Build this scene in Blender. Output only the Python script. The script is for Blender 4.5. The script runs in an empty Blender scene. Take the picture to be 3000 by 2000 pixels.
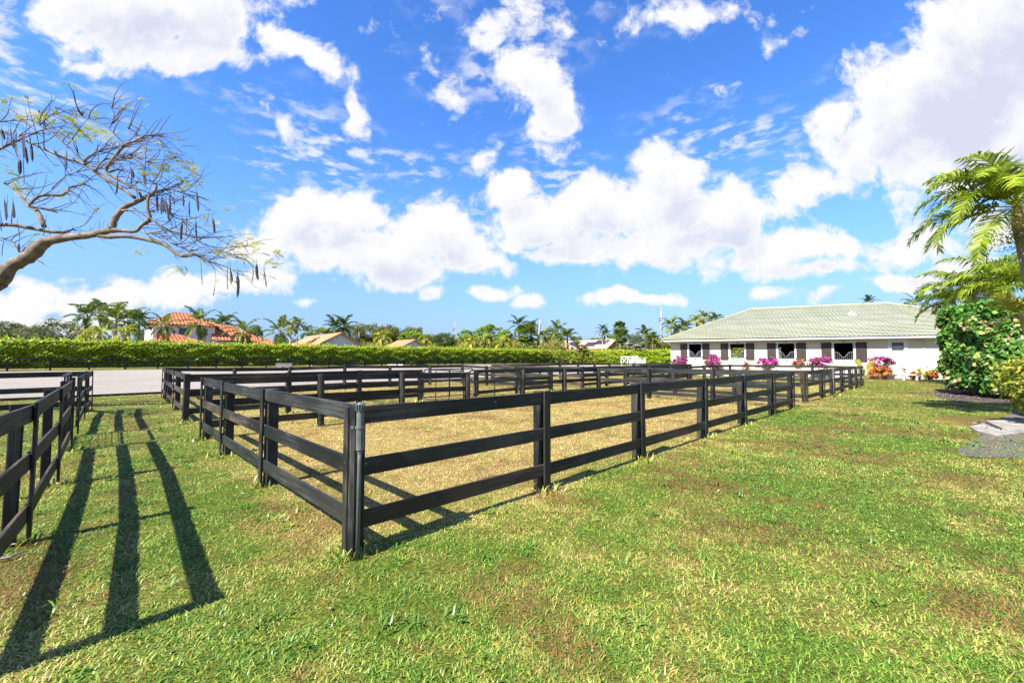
import bpy, bmesh, math, random
import numpy as np
from mathutils import Vector, Matrix
random.seed(7)
RNG = np.random.default_rng(11)
R = math.radians
S = bpy.context.scene
COL = S.collection
# ------------------------------------------------------------------ camera model
H = 1.58
FP = 1180.0                       # focal length for a 3000 px wide frame
TH = math.atan(49 / FP)           # slight upward tilt
def ray(x, y):
    dx = (x - 1500) / FP; dy = -(y - 1000) / FP
    return dx, math.cos(TH) - dy * math.sin(TH), math.sin(TH) + dy * math.cos(TH)
def pix(x, y, D):
    a, b, c = ray(x, y); k = D / b
    return Vector((a * k, D, H + c * k))
def gnd(x, y, z=0.0):
    a, b, c = ray(x, y); k = (z - H) / c
    return Vector((a * k, b * k, z))
AZ = R(46)
EU = Vector((math.sin(AZ), math.cos(AZ), 0)); EV = Vector((-math.cos(AZ), math.sin(AZ), 0))
def sst(a, b, x):
    t = np.clip((x - a) / (b - a), 0, 1); return t * t * (3 - 2 * t)
def terr(x, y):
    v = x * EV.x + y * EV.y
    return 0.45 * sst(22, 50, np.maximum(v, y - 20))
def zt(x, y): return float(terr(np.float64(x), np.float64(y)))
def px_scale(D): return D / FP    # metres per 3000-frame pixel
# ------------------------------------------------------------------ object helpers
def link(o, parent=None):
    COL.objects.link(o)
    if parent is not None: o.parent = parent
    return o
def tag(o, label=None, cat=None, group=None, kind=None):
    if label: o['label'] = label
    if cat: o['category'] = cat
    if group: o['group'] = group
    if kind: o['kind'] = kind
    return o
def thing(name, loc, label, cat, group=None, rz=0.0):
    o = bpy.data.objects.new(name, None); o.empty_display_size = 0.1
    o.location = loc; o.rotation_euler = (0, 0, rz)
    link(o); return tag(o, label, cat, group)
def dup_tree(root, loc, rz, label, scale=None, group=None):
    r = root.copy(); COL.objects.link(r); r.location = loc; r.rotation_euler = (0, 0, rz)
    r['label'] = label
    if group: r['group'] = group
    if scale is not None: r.scale = scale
    for ch in list(root.children):
        c = ch.copy(); COL.objects.link(c); c.parent = r
        for g in list(ch.children):
            d = g.copy(); COL.objects.link(d); d.parent = c
    return r
class MB:
    def __init__(s): s.v = []; s.f = []
    def add(s, vs, fs):
        b = len(s.v); s.v += [tuple(v) for v in vs]; s.f += [tuple(b + i for i in f) for f in fs]
    def box(s, c, d, m=None):
        c = Vector(c); hx, hy, hz = d[0] / 2, d[1] / 2, d[2] / 2
        vs = [Vector((x, y, z)) for z in (-hz, hz) for y in (-hy, hy) for x in (-hx, hx)]
        if m is not None: vs = [m @ v for v in vs]
        s.add([v + c for v in vs], [(0, 2, 3, 1), (4, 5, 7, 6), (0, 1, 5, 4), (2, 6, 7, 3), (0, 4, 6, 2), (1, 3, 7, 5)])
    def span(s, a, b): # box from min corner to max corner
        s.box([(a[i] + b[i]) / 2 for i in range(3)], [b[i] - a[i] for i in range(3)])
    def bar(s, a, b, w, h):
        a = Vector(a); b = Vector(b); d = b - a; L = d.length
        m = d.to_track_quat('X', 'Z').to_matrix()
        s.box((a + b) / 2, (L, w, h), m)
    def tube(s, pts, rad, n=8, cap=True):
        pts = [Vector(p) for p in pts]
        if not hasattr(rad, '__len__'): rad = [rad] * len(pts)
        rings = []; up = None
        for i, p in enumerate(pts):
            t = (pts[min(i + 1, len(pts) - 1)] - pts[max(i - 1, 0)])
            if t.length < 1e-9: t = Vector((0, 0, 1))
            t.normalize()
            if up is None:
                up = t.orthogonal().normalized()
            else:
                up = up - t * up.dot(t)
                up = up.normalized() if up.length > 1e-6 else t.orthogonal().normalized()
            w = t.cross(up)
            rings.append([p + (up * math.cos(k * 2 * math.pi / n) + w * math.sin(k * 2 * math.pi / n)) * rad[i] for k in range(n)])
        vs = [v for r in rings for v in r]; fs = []
        for i in range(len(pts) - 1):
            for k in range(n):
                a = i * n + k; b = i * n + (k + 1) % n
                fs.append((a, b, b + n, a + n))
        if cap:
            fs.append(tuple(range(n - 1, -1, -1))); fs.append(tuple((len(pts) - 1) * n + k for k in range(n)))
        s.add(vs, fs)
    def prism(s, poly, ax, d0, d1):  # poly of 2-D points extruded along axis index ax
        def P(p, d):
            q = list(p); q.insert(ax, d); return q
        n = len(poly); s.add([P(p, d0) for p in poly] + [P(p, d1) for p in poly],
              [tuple(range(n))[::-1], tuple(range(n, 2 * n))] + [(i, (i + 1) % n, n + (i + 1) % n, n + i) for i in range(n)])
    def mesh(s, name, mat, smooth=False):
        me = bpy.data.meshes.new(name); me.from_pydata(s.v, [], s.f); me.update()
        if mat: me.materials.append(mat)
        bm = bmesh.new(); bm.from_mesh(me); bmesh.ops.recalc_face_normals(bm, faces=bm.faces); bm.to_mesh(me); bm.free()
        if smooth: me.polygons.foreach_set('use_smooth', [True] * len(me.polygons))
        return me
    def build(s, name, mat, parent=None, loc=None, smooth=False):
        o = bpy.data.objects.new(name, s.mesh(name, mat, smooth)); link(o, parent)
        if loc is not None: o.location = loc
        return o
def np_mesh(name, verts, faces4, mat, tone=None, faces3=None):
    """verts (n,3); faces4 (m,4) quads; faces3 (k,3) tris; tone per vertex"""
    me = bpy.data.meshes.new(name)
    f4 = np.asarray(faces4, dtype=np.int32).reshape(-1, 4); f3 = np.zeros((0, 3), np.int32) if faces3 is None else np.asarray(faces3, np.int32).reshape(-1, 3)
    me.vertices.add(len(verts)); me.vertices.foreach_set('co', np.asarray(verts, np.float32).ravel())
    nl = f4.size + f3.size; me.loops.add(nl); me.polygons.add(len(f4) + len(f3))
    me.loops.foreach_set('vertex_index', np.concatenate([f4.ravel(), f3.ravel()]))
    st = np.concatenate([np.arange(len(f4)) * 4, f4.size + np.arange(len(f3)) * 3]).astype(np.int32)
    me.polygons.foreach_set('loop_start', st)
    me.update(calc_edges=True); me.validate()
    if tone is not None:
        a = me.attributes.new('tone', 'FLOAT', 'POINT'); a.data.foreach_set('value', np.asarray(tone, np.float32))
    if mat: me.materials.append(mat)
    return me
def obj(name, me, parent=None, loc=None):
    o = bpy.data.objects.new(name, me); link(o, parent)
    if loc is not None: o.location = loc
    return o
# ------------------------------------------------------------------ materials
def newmat(name):
    m = bpy.data.materials.new(name); m.use_nodes = True
    nt = m.node_tree; b = nt.nodes['Principled BSDF']; return m, nt, b
def N(nt, typ, **kw):
    n = nt.nodes.new(typ)
    for k, v in kw.items():
        if k in n.inputs.keys() if isinstance(k, str) else False: n.inputs[k].default_value = v
        else: setattr(n, k, v)
    return n
def math_n(nt, op, a, b=None, clamp=False):
    n = nt.nodes.new('ShaderNodeMath'); n.operation = op; n.use_clamp = clamp
    for i, q in enumerate((a, b)):
        if q is None: continue
        if isinstance(q, (int, float)): n.inputs[i].default_value = q
        else: nt.links.new(q, n.inputs[i])
    return n.outputs[0]
def ramp(nt, fac, stops, interp='LINEAR'):
    n = nt.nodes.new('ShaderNodeValToRGB'); cr = n.color_ramp; cr.interpolation = interp
    while len(cr.elements) > 1: cr.elements.remove(cr.elements[-1])
    cr.elements[0].position = stops[0][0]; cr.elements[0].color = (*stops[0][1], 1)
    for p, c in stops[1:]:
        e = cr.elements.new(p); e.color = (*c, 1)
    if fac is not None: nt.links.new(fac, n.inputs[0])
    return n.outputs[0]
def noise(nt, vec, scale, detail=4, rough=.55, out='Fac'):
    n = nt.nodes.new('ShaderNodeTexNoise'); n.inputs['Scale'].default_value = scale
    n.inputs['Detail'].default_value = detail; n.inputs['Roughness'].default_value = rough
    if vec is not None: nt.links.new(vec, n.inputs['Vector'])
    return n.outputs[out]
def mixc(nt, fac, a, b, mode='MIX'):
    n = nt.nodes.new('ShaderNodeMix'); n.data_type = 'RGBA'; n.blend_type = mode
    for s, q in ((n.inputs[0], fac), (n.inputs[6], a), (n.inputs[7], b)):
        if isinstance(q, (int, float)): s.default_value = q
        elif isinstance(q, tuple): s.default_value = (*q, 1)
        else: nt.links.new(q, s)
    return n.outputs[2]
def bump(nt, b, h, dist, strength=1.0):
    n = nt.nodes.new('ShaderNodeBump'); n.inputs['Distance'].default_value = dist; n.inputs['Strength'].default_value = strength
    nt.links.new(h, n.inputs['Height']); nt.links.new(n.outputs[0], b.inputs['Normal'])
def flat(name, col, rough=.6, var=.12, scale=3.0, metal=0.0, bmp=0.0, spec=.5):
    m, nt, b = newmat(name)
    tc = N(nt, 'ShaderNodeTexCoord'); n1 = noise(nt, tc.outputs['Object'], scale, 6)
    lo = tuple(c * (1 - var) for c in col); hi = tuple(min(1, c * (1 + var)) for c in col)
    nt.links.new(ramp(nt, n1, [(.3, lo), (.7, hi)]), b.inputs['Base Color'])
    b.inputs['Roughness'].default_value = rough; b.inputs['Metallic'].default_value = metal
    b.inputs['Specular IOR Level'].default_value = spec
    if bmp: bump(nt, b, noise(nt, tc.outputs['Object'], scale * 8, 5), bmp)
    return m
def leafmat(name, stops, trans=.3, rough=.5, spec=.22):
    m, nt, b = newmat(name)
    at = N(nt, 'ShaderNodeAttribute', attribute_name='tone')
    oi = N(nt, 'ShaderNodeObjectInfo')
    c = ramp(nt, at.outputs['Fac'], stops)
    hs = N(nt, 'ShaderNodeHueSaturation'); nt.links.new(c, hs.inputs['Color'])
    nt.links.new(math_n(nt, 'ADD', math_n(nt, 'MULTIPLY', oi.outputs['Random'], .4), .8), hs.inputs['Value'])
    c = hs.outputs['Color']
    nt.links.new(c, b.inputs['Base Color']); b.inputs['Roughness'].default_value = rough; b.inputs['Specular IOR Level'].default_value = spec
    tr = N(nt, 'ShaderNodeBsdfTranslucent'); nt.links.new(mixc(nt, .5, c, (.35, .45, .05), 'MIX'), tr.inputs['Color'])
    mx = N(nt, 'ShaderNodeMixShader'); mx.inputs[0].default_value = trans
    nt.links.new(b.outputs[0], mx.inputs[1]); nt.links.new(tr.outputs[0], mx.inputs[2])
    nt.links.new(mx.outputs[0], nt.nodes['Material Output'].inputs['Surface'])
    return m
def woodmat(name, dark, worn, amount, rough=.5):
    """black stained board: streaks along local X, worn patches"""
    m, nt, b = newmat(name)
    tc = N(nt, 'ShaderNodeTexCoord'); oi = N(nt, 'ShaderNodeObjectInfo')
    off = N(nt, 'ShaderNodeVectorMath', operation='SCALE'); off.inputs[0].default_value = (37, 19, 23); nt.links.new(oi.outputs['Random'], off.inputs['Scale'])
    ad = N(nt, 'ShaderNodeVectorMath', operation='ADD'); nt.links.new(tc.outputs['Object'], ad.inputs[0]); nt.links.new(off.outputs[0], ad.inputs[1])
    mp = N(nt, 'ShaderNodeMapping'); mp.inputs['Scale'].default_value = (3.5, 60, 60); nt.links.new(ad.outputs[0], mp.inputs[0])
    g = noise(nt, mp.outputs[0], 1.0, 6, .65)
    p = noise(nt, ad.outputs[0], 3.2, 5, .6)
    w = math_n(nt, 'MULTIPLY', g, p)
    w = math_n(nt, 'ADD', math_n(nt, 'MULTIPLY', w, 2.0), math_n(nt, 'MULTIPLY', oi.outputs['Random'], .12))
    c = ramp(nt, w, [(.36, dark), (.62 - amount * .1, tuple(d * 1.9 for d in dark)), (.92 - amount * .18, worn), (1.0, tuple(x * 1.6 for x in worn))])
    vo = N(nt, 'ShaderNodeTexVoronoi'); vo.inputs['Scale'].default_value = 9.0; nt.links.new(ad.outputs[0], vo.inputs['Vector'])
    c = mixc(nt, math_n(nt, 'MULTIPLY', math_n(nt, 'LESS_THAN', vo.outputs['Distance'], .055), .8), c, (.22, .215, .20))
    big = noise(nt, ad.outputs[0], 1.1, 3, .5)
    c = mixc(nt, ramp(nt, big, [(.42, (0,) * 3), (.72, (.55,) * 3)]), c, tuple(x * .8 for x in worn))
    nt.links.new(c, b.inputs['Base Color']); b.inputs['Roughness'].default_value = rough; b.inputs['Specular IOR Level'].default_value = .28
    nt.links.new(ramp(nt, p, [(.3, (rough - .12,) * 3), (.7, (rough + .2,) * 3)]), b.inputs['Roughness'])
    bump(nt, b, g, .003, .55)
    return m
M = {}
M['rail'] = woodmat('black_board', (.0055, .0065, .0068), (.05, .05, .045), .55, .5)
M['post'] = woodmat('black_post', (.0048, .0055, .006), (.06, .056, .046), .45, .55)
M['oldrail'] = woodmat('weathered_black_board', (.008, .0075, .007), (.085, .065, .043), .95, .6)
M['tube'] = flat('black_steel', (.012, .012, .013), .35, .2, 9, 0, .0003)
M['pipe'] = flat('grey_plastic_pipe', (.10, .115, .115), .5, .2, 14, 0, .0005)
M['blackpipe'] = flat('dark_grey_pipe', (.085, .098, .098), .5, .25, 14, 0, .0005)
M['galv'] = flat('galvanised_steel', (.35, .36, .38), .4, .15, 10, .7)
M['white'] = flat('white_paint', (.60, .61, .62), .45, .06, 6)
M['wall'] = flat('cream_stucco', (.56, .51, .41), .85, .045, 1.2, 0, .004)
M['wallw'] = flat('white_stucco', (.60, .58, .56), .85, .05, 1.0, 0, .004)
M['shutter'] = flat('brown_shutter', (.040, .026, .018), .6, .3, 5, 0, .001)
M['trimblue'] = flat('dark_trim', (.02, .024, .03), .5)
M['dark'] = flat('dark_interior', (.03, .027, .024), .9)
M['stall'] = flat('stall_wood', (.09, .06, .035), .8)
M['glass'] = flat('window_glass', (.02, .025, .03), .08, .1, 1, 0, 0, .8)
M['screen'] = flat('frosted_pane', (.28, .29, .30), .35)
M['pink'] = flat('pink_stucco', (.62, .46, .40), .85, .05, .8)
M['brownwall'] = flat('tan_stucco', (.33, .21, .13), .85, .06, .8)
M['concrete'] = flat('old_concrete', (.22, .205, .18), .9, .4, 6, 0, .004)
M['trunkgrey'] = flat('palm_trunk', (.22, .19, .16), .9, .3, 4, 0, .01)
M['trunkpale'] = flat('pale_palm_trunk', (.42, .40, .36), .85, .2, 4)
M['bark'] = flat('grey_bark', (.17, .13, .095), .9, .55, 6, 0, .03)
M['twig'] = flat('dark_twig', (.075, .055, .045), .85, .4, 6)
M['pole'] = flat('grey_wood_pole', (.25, .23, .205), .85, .25, 3)
M['box'] = flat('grey_painted_box', (.15, .145, .14), .7, .12, 5)
M['blue'] = flat('blue_panel', (.02, .07, .25), .5)
M['solar'] = flat('solar_panel', (.012, .016, .03), .15)
M['mulch'] = flat('bark_mulch', (.075, .052, .040), .95, .6, 26, 0, .03)
M['mulchgrey'] = flat('grey_mulch', (.15, .125, .105), .95, .6, 24, 0, .03)
M['pod'] = flat('dark_seed_pod', (.018, .010, .008), .45, .5, 18, 0, .002)
M['greenpod'] = flat('green_seed_pod', (.10, .13, .03), .45, .5, 12, 0, .002)
M['roofgreen'] = None
def roofmat(name, col, var, dirt):
    m, nt, b = newmat(name)
    tc = N(nt, 'ShaderNodeTexCoord'); n1 = noise(nt, tc.outputs['Object'], .35, 6, .6); n2 = noise(nt, tc.outputs['Object'], 6.0, 4, .6)
    lo = tuple(c * (1 - var) for c in col); hi = tuple(min(1, c * (1 + var)) for c in col)
    c = ramp(nt, n1, [(.32, lo), (.68, hi)])
    c = mixc(nt, ramp(nt, n2, [(.35, (.55,) * 3), (.6, (0,) * 3)]), c, dirt)
    nt.links.new(c, b.inputs['Base Color']); b.inputs['Roughness'].default_value = .75
    return m
M['roofgreen'] = roofmat('pale_green_tile', (.292, .30, .205), .09, (.20, .205, .14))
M['rooforange'] = roofmat('orange_tile', (.46, .14, .055), .2, (.24, .075, .035))
M['roofsalmon'] = roofmat('salmon_tile', (.50, .20, .095), .10, (.40, .15, .07))
M['roofpink'] = roofmat('pink_tile', (.46, .27, .205), .10, (.36, .21, .16))
# foliage
G = lambda r, g, b: (r, g, b)
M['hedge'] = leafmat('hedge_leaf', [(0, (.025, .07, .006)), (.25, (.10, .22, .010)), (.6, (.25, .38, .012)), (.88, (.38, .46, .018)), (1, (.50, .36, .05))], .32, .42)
M['palm'] = leafmat('palm_leaf', [(0, (.018, .042, .010)), (.4, (.065, .11, .016)), (.75, (.19, .215, .025)), (1, (.36, .28, .07))], .25, .4)
M['palmdark'] = leafmat('dark_palm_leaf', [(0, (.010, .032, .013)), (.6, (.032, .075, .022)), (1, (.09, .14, .033))], .2, .4)
M['palmyellow'] = leafmat('yellow_palm_leaf', [(0, (.05, .10, .012)), (.45, (.22, .26, .02)), (.8, (.42, .36, .03)), (1, (.55, .27, .04))], .3, .4)
M['palmnear'] = leafmat('bright_palm_leaf', [(0, (.035, .09, .010)), (.35, (.13, .22, .014)), (.7, (.30, .34, .02)), (1, (.50, .43, .06))], .32, .5)
M['silver'] = leafmat('silver_palm_leaf', [(0, (.16, .20, .17)), (1, (.36, .40, .36))], .15, .5)
M['oak'] = leafmat('oak_leaf', [(0, (.045, .055, .016)), (.5, (.12, .125, .032)), (1, (.25, .21, .07))], .25, .6)
M['greyleaf'] = leafmat('grey_green_leaf', [(0, (.045, .055, .03)), (.6, (.13, .14, .075)), (1, (.25, .24, .15))], .2, .6)
M['darkleaf'] = leafmat('dark_green_leaf', [(0, (.015, .042, .011)), (.6, (.055, .10, .02)), (1, (.14, .18, .035))], .25, .5)
M['limeleaf'] = leafmat('lime_green_leaf', [(0, (.05, .12, .012)), (.5, (.18, .31, .02)), (1, (.34, .42, .035))], .32, .5)
M['woodleaf'] = leafmat('mixed_wood_leaf', [(0, (.03, .05, .012)), (.45, (.09, .125, .02)), (.75, (.21, .20, .03)), (1, (.36, .20, .05))], .25, .6)
M['grape'] = leafmat('sea_grape_leaf', [(0, (.010, .04, .012)), (.5, (.05, .16, .025)), (.80, (.15, .28, .04)), (.87, (.30, .37, .10)), (1, (.56, .33, .22))], .28, .32)
M['yellowbush'] = leafmat('yellow_green_leaf', [(0, (.05, .08, .012)), (.4, (.20, .22, .025)), (1, (.46, .42, .06))], .3, .45)
M['magenta'] = leafmat('bougainvillea_bract', [(0, (.03, .07, .015)), (.22, (.07, .12, .02)), (.3, (.32, .015, .17)), (.7, (.50, .03, .30)), (1, (.62, .08, .42))], .25, .6)
M['croton'] = leafmat('croton_leaf', [(0, (.06, .03, .012)), (.35, (.30, .07, .02)), (.7, (.50, .17, .04)), (.9, (.55, .30, .06)), (1, (.16, .2, .03))], .25, .45)
M['ti'] = leafmat('red_ti_leaf', [(0, (.10, .02, .015)), (.6, (.36, .08, .06)), (1, (.34, .16, .06))], .25, .45)
M['banana'] = leafmat('yellow_broad_leaf', [(0, (.10, .13, .02)), (.5, (.38, .33, .05)), (1, (.60, .42, .09))], .3, .5)
M['poin'] = leafmat('poinciana_leaf', [(0, (.08, .16, .010)), (.45, (.30, .32, .015)), (1, (.70, .46, .015))], .35, .5)
# ------------------------------------------------------------------ ground materials
def tone_group():
    """world position -> dryness 0..1 of the turf, brown patch mask"""
    g = bpy.data.node_groups.new('turf_dryness', 'ShaderNodeTree')
    g.interface.new_socket('Dry', in_out='OUTPUT', socket_type='NodeSocketFloat')
    g.interface.new_socket('Brown', in_out='OUTPUT', socket_type='NodeSocketFloat')
    out = g.nodes.new('NodeGroupOutput')
    geo = N(g, 'ShaderNodeNewGeometry'); P = geo.outputs['Position']
    def dot(v):
        n = N(g, 'ShaderNodeVectorMath', operation='DOT_PRODUCT'); g.links.new(P, n.inputs[0]); n.inputs[1].default_value = v; return n.outputs['Value']
    u = dot(EU); v = dot(EV)
    wob = math_n(g, 'MULTIPLY', math_n(g, 'SUBTRACT', noise(g, P, .6, 3), .5), 1.6)
    u = math_n(g, 'ADD', u, wob); v = math_n(g, 'ADD', v, wob)
    def edge(x, a, b):
        n = N(g, 'ShaderNodeMapRange', interpolation_type='SMOOTHSTEP'); g.links.new(x, n.inputs[0])
        n.inputs[1].default_value = a; n.inputs[2].default_value = b; return n.outputs[0]
    def box(u0, u1, v0, v1):
        r = math_n(g, 'MULTIPLY', edge(u, u0 - .3, u0 + .9), edge(u, u1 + .4, u1 - .5))
        r = math_n(g, 'MULTIPLY', r, edge(v, v0 - .2, v0 + 1.0)); return math_n(g, 'MULTIPLY', r, edge(v, v1 + .2, v1 - .6))
    m = math_n(g, 'MAXIMUM', box(1.5, 15.3, 3.3, 10), math_n(g, 'MULTIPLY', box(1, 33, 2.8, 24), .66))
    n1 = noise(g, P, .33, 5, .6); n2 = noise(g, P, 1.7, 5, .65); n3 = noise(g, P, 9.0, 3, .6)
    dry = math_n(g, 'ADD', math_n(g, 'MULTIPLY', m, .80), math_n(g, 'MULTIPLY', math_n(g, 'SUBTRACT', n1, .43), 2.0))
    dry = math_n(g, 'ADD', dry, math_n(g, 'MULTIPLY', math_n(g, 'SUBTRACT', n2, .5), 1.7))
    dry = math_n(g, 'ADD', dry, math_n(g, 'MULTIPLY', math_n(g, 'SUBTRACT', n3, .5), .5))
    dry = math_n(g, 'ADD', dry, .08, True)
    n4 = noise(g, P, .62, 7, .72)
    brown = edge(n4, .485, .60)
    g.links.new(dry, out.inputs['Dry']); g.links.new(brown, out.inputs['Brown'])
    return g
TG = tone_group()
GREEN = (.125, .19, .018); STRAW = (.50, .35, .11); BROWN = (.20, .11, .042)
def turf_ground():
    m, nt, b = newmat('turf')
    t = N(nt, 'ShaderNodeGroup'); t.node_tree = TG
    geo = N(nt, 'ShaderNodeNewGeometry')
    fine = noise(nt, geo.outputs['Position'], 38, 4, .75); mid = noise(nt, geo.outputs['Position'], 7, 5, .7)
    d = math_n(nt, 'ADD', t.outputs['Dry'], math_n(nt, 'MULTIPLY', math_n(nt, 'SUBTRACT', fine, .5), 1.5), True)
    c = mixc(nt, d, (.13, .165, .02), tuple(x * .80 for x in STRAW))
    c = mixc(nt, math_n(nt, 'MULTIPLY', t.outputs['Brown'], .6), c, BROWN)
    soil = ramp(nt, math_n(nt, 'ADD', math_n(nt, 'MULTIPLY', fine, .6), math_n(nt, 'MULTIPLY', mid, .4)), [(.34, (.3,) * 3), (.58, (.95,) * 3)])
    c = mixc(nt, 1.0, c, soil, 'MULTIPLY')
    nt.links.new(c, b.inputs['Base Color']); b.inputs['Roughness'].default_value = 1.0; b.inputs['Specular IOR Level'].default_value = .1
    bump(nt, b, fine, .05, .9)
    return m
def turf_blade():
    m, nt, b = newmat('grass_blade')
    t = N(nt, 'ShaderNodeGroup'); t.node_tree = TG
    at = N(nt, 'ShaderNodeAttribute', attribute_name='tone')
    f = math_n(nt, 'ADD', math_n(nt, 'SUBTRACT', t.outputs['Dry'], .5), math_n(nt, 'MULTIPLY', math_n(nt, 'SUBTRACT', at.outputs['Fac'], .5), .92))
    f = math_n(nt, 'ADD', f, .5, True)
    c = ramp(nt, f, [(0, (.075, .165, .016)), (.28, (.19, .31, .032)), (.50, (.33, .38, .06)), (.74, (.48, .38, .12)), (1, (.60, .47, .21))])
    bf = math_n(nt, 'MULTIPLY', t.outputs['Brown'], math_n(nt, 'GREATER_THAN', at.outputs['Fac'], .42))
    c = mixc(nt, math_n(nt, 'MULTIPLY', bf, .9), c, (.25, .125, .042))
    nt.links.new(c, b.inputs['Base Color']); b.inputs['Roughness'].default_value = .38; b.inputs['Specular IOR Level'].default_value = .5
    tr = N(nt, 'ShaderNodeBsdfTranslucent'); nt.links.new(c, tr.inputs['Color'])
    mx = N(nt, 'ShaderNodeMixShader'); mx.inputs[0].default_value = .25
    nt.links.new(b.outputs[0], mx.inputs[1]); nt.links.new(tr.outputs[0], mx.inputs[2])
    nt.links.new(mx.outputs[0], nt.nodes['Material Output'].inputs['Surface'])
    return m
M['turf'] = turf_ground(); M['blade'] = turf_blade()
def sandmat():
    m, nt, b = newmat('arena_sand')
    geo = N(nt, 'ShaderNodeNewGeometry'); mp = N(nt, 'ShaderNodeMapping'); mp.inputs['Rotation'].default_value = (0, 0, -(math.pi / 2 - AZ)); nt.links.new(geo.outputs['Position'], mp.inputs[0])
    mp2 = N(nt, 'ShaderNodeMapping'); mp2.inputs['Scale'].default_value = (.35, 3, 1); nt.links.new(mp.outputs[0], mp2.inputs[0])
    st = noise(nt, mp2.outputs[0], 1.0, 6, .7); f = noise(nt, geo.outputs['Position'], 7, 5, .7); big = noise(nt, geo.outputs['Position'], .12, 4)
    s = math_n(nt, 'ADD', math_n(nt, 'MULTIPLY', st, .5), math_n(nt, 'MULTIPLY', f, .5))
    c = ramp(nt, s, [(.34, (.075, .065, .055)), (.45, (.19, .17, .148)), (.60, (.275, .25, .218))])
    c = mixc(nt, ramp(nt, big, [(.35, (.35,) * 3), (.65, (0,) * 3)]), c, (.33, .29, .25))
    nt.links.new(c, b.inputs['Base Color']); b.inputs['Roughness'].default_value = 1; b.inputs['Specular IOR Level'].default_value = .1
    bump(nt, b, f, .06, .8); return m
M['sand'] = sandmat()
# ------------------------------------------------------------------ terrain
def grid_axis():
    a = [0.0]; st = 1.0
    while a[-1] < 1500: a.append(a[-1] + st); st = max(1.0, a[-1] * .06) if a[-1] > 40 else 2.0
    return np.array([-x for x in a[:0:-1]] + a)
gx = grid_axis(); gy = grid_axis()
X, Y = np.meshgrid(gx, gy); Z = terr(X, Y)
n = len(gx); idx = np.arange(n * n).reshape(n, n)
q = np.stack([idx[:-1, :-1], idx[:-1, 1:], idx[1:, 1:], idx[1:, :-1]], -1).reshape(-1, 4)
gr = obj('ground', np_mesh('ground', np.stack([X, Y, Z], -1).reshape(-1, 3), q, M['turf'])); tag(gr, kind='structure')
def uv_sheet(name, u0, u1, v0, v1, nu, nv, lift, mat, wob=0):
    us = np.linspace(u0, u1, nu); vs = np.linspace(v0, v1, nv); U, V = np.meshgrid(us, vs)
    X = U * EU.x + V * EV.x; Y = U * EU.y + V * EV.y; Z = terr(X, Y) + lift
    i = np.arange(nu * nv).reshape(nv, nu)
    q = np.stack([i[:-1, :-1], i[:-1, 1:], i[1:, 1:], i[1:, :-1]], -1).reshape(-1, 4)
    return obj(name, np_mesh(name, np.stack([X, Y, Z], -1).reshape(-1, 3), q, mat))
AV0, AV1, AU0, AU1 = 23.7, 53.2, -60, 56
tag(uv_sheet('sand_arena_ground', AU0, AU1, AV0, AV1, 60, 40, .03, M['sand']), kind='structure')
kb = MB()
for i in range(40):
    ua = AU0 + (AU1 - AU0) * i / 40; ub = AU0 + (AU1 - AU0) * (i + 1) / 40
    pa = EU * ua + EV * (AV0 - .03); pb = EU * ub + EV * (AV0 - .03)
    kb.bar((pa.x, pa.y, zt(pa.x, pa.y) + .02), (pb.x, pb.y, zt(pb.x, pb.y) + .02), .05, .16)
tag(kb.build('arena_kerb', M['rail']), kind='structure')
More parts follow.
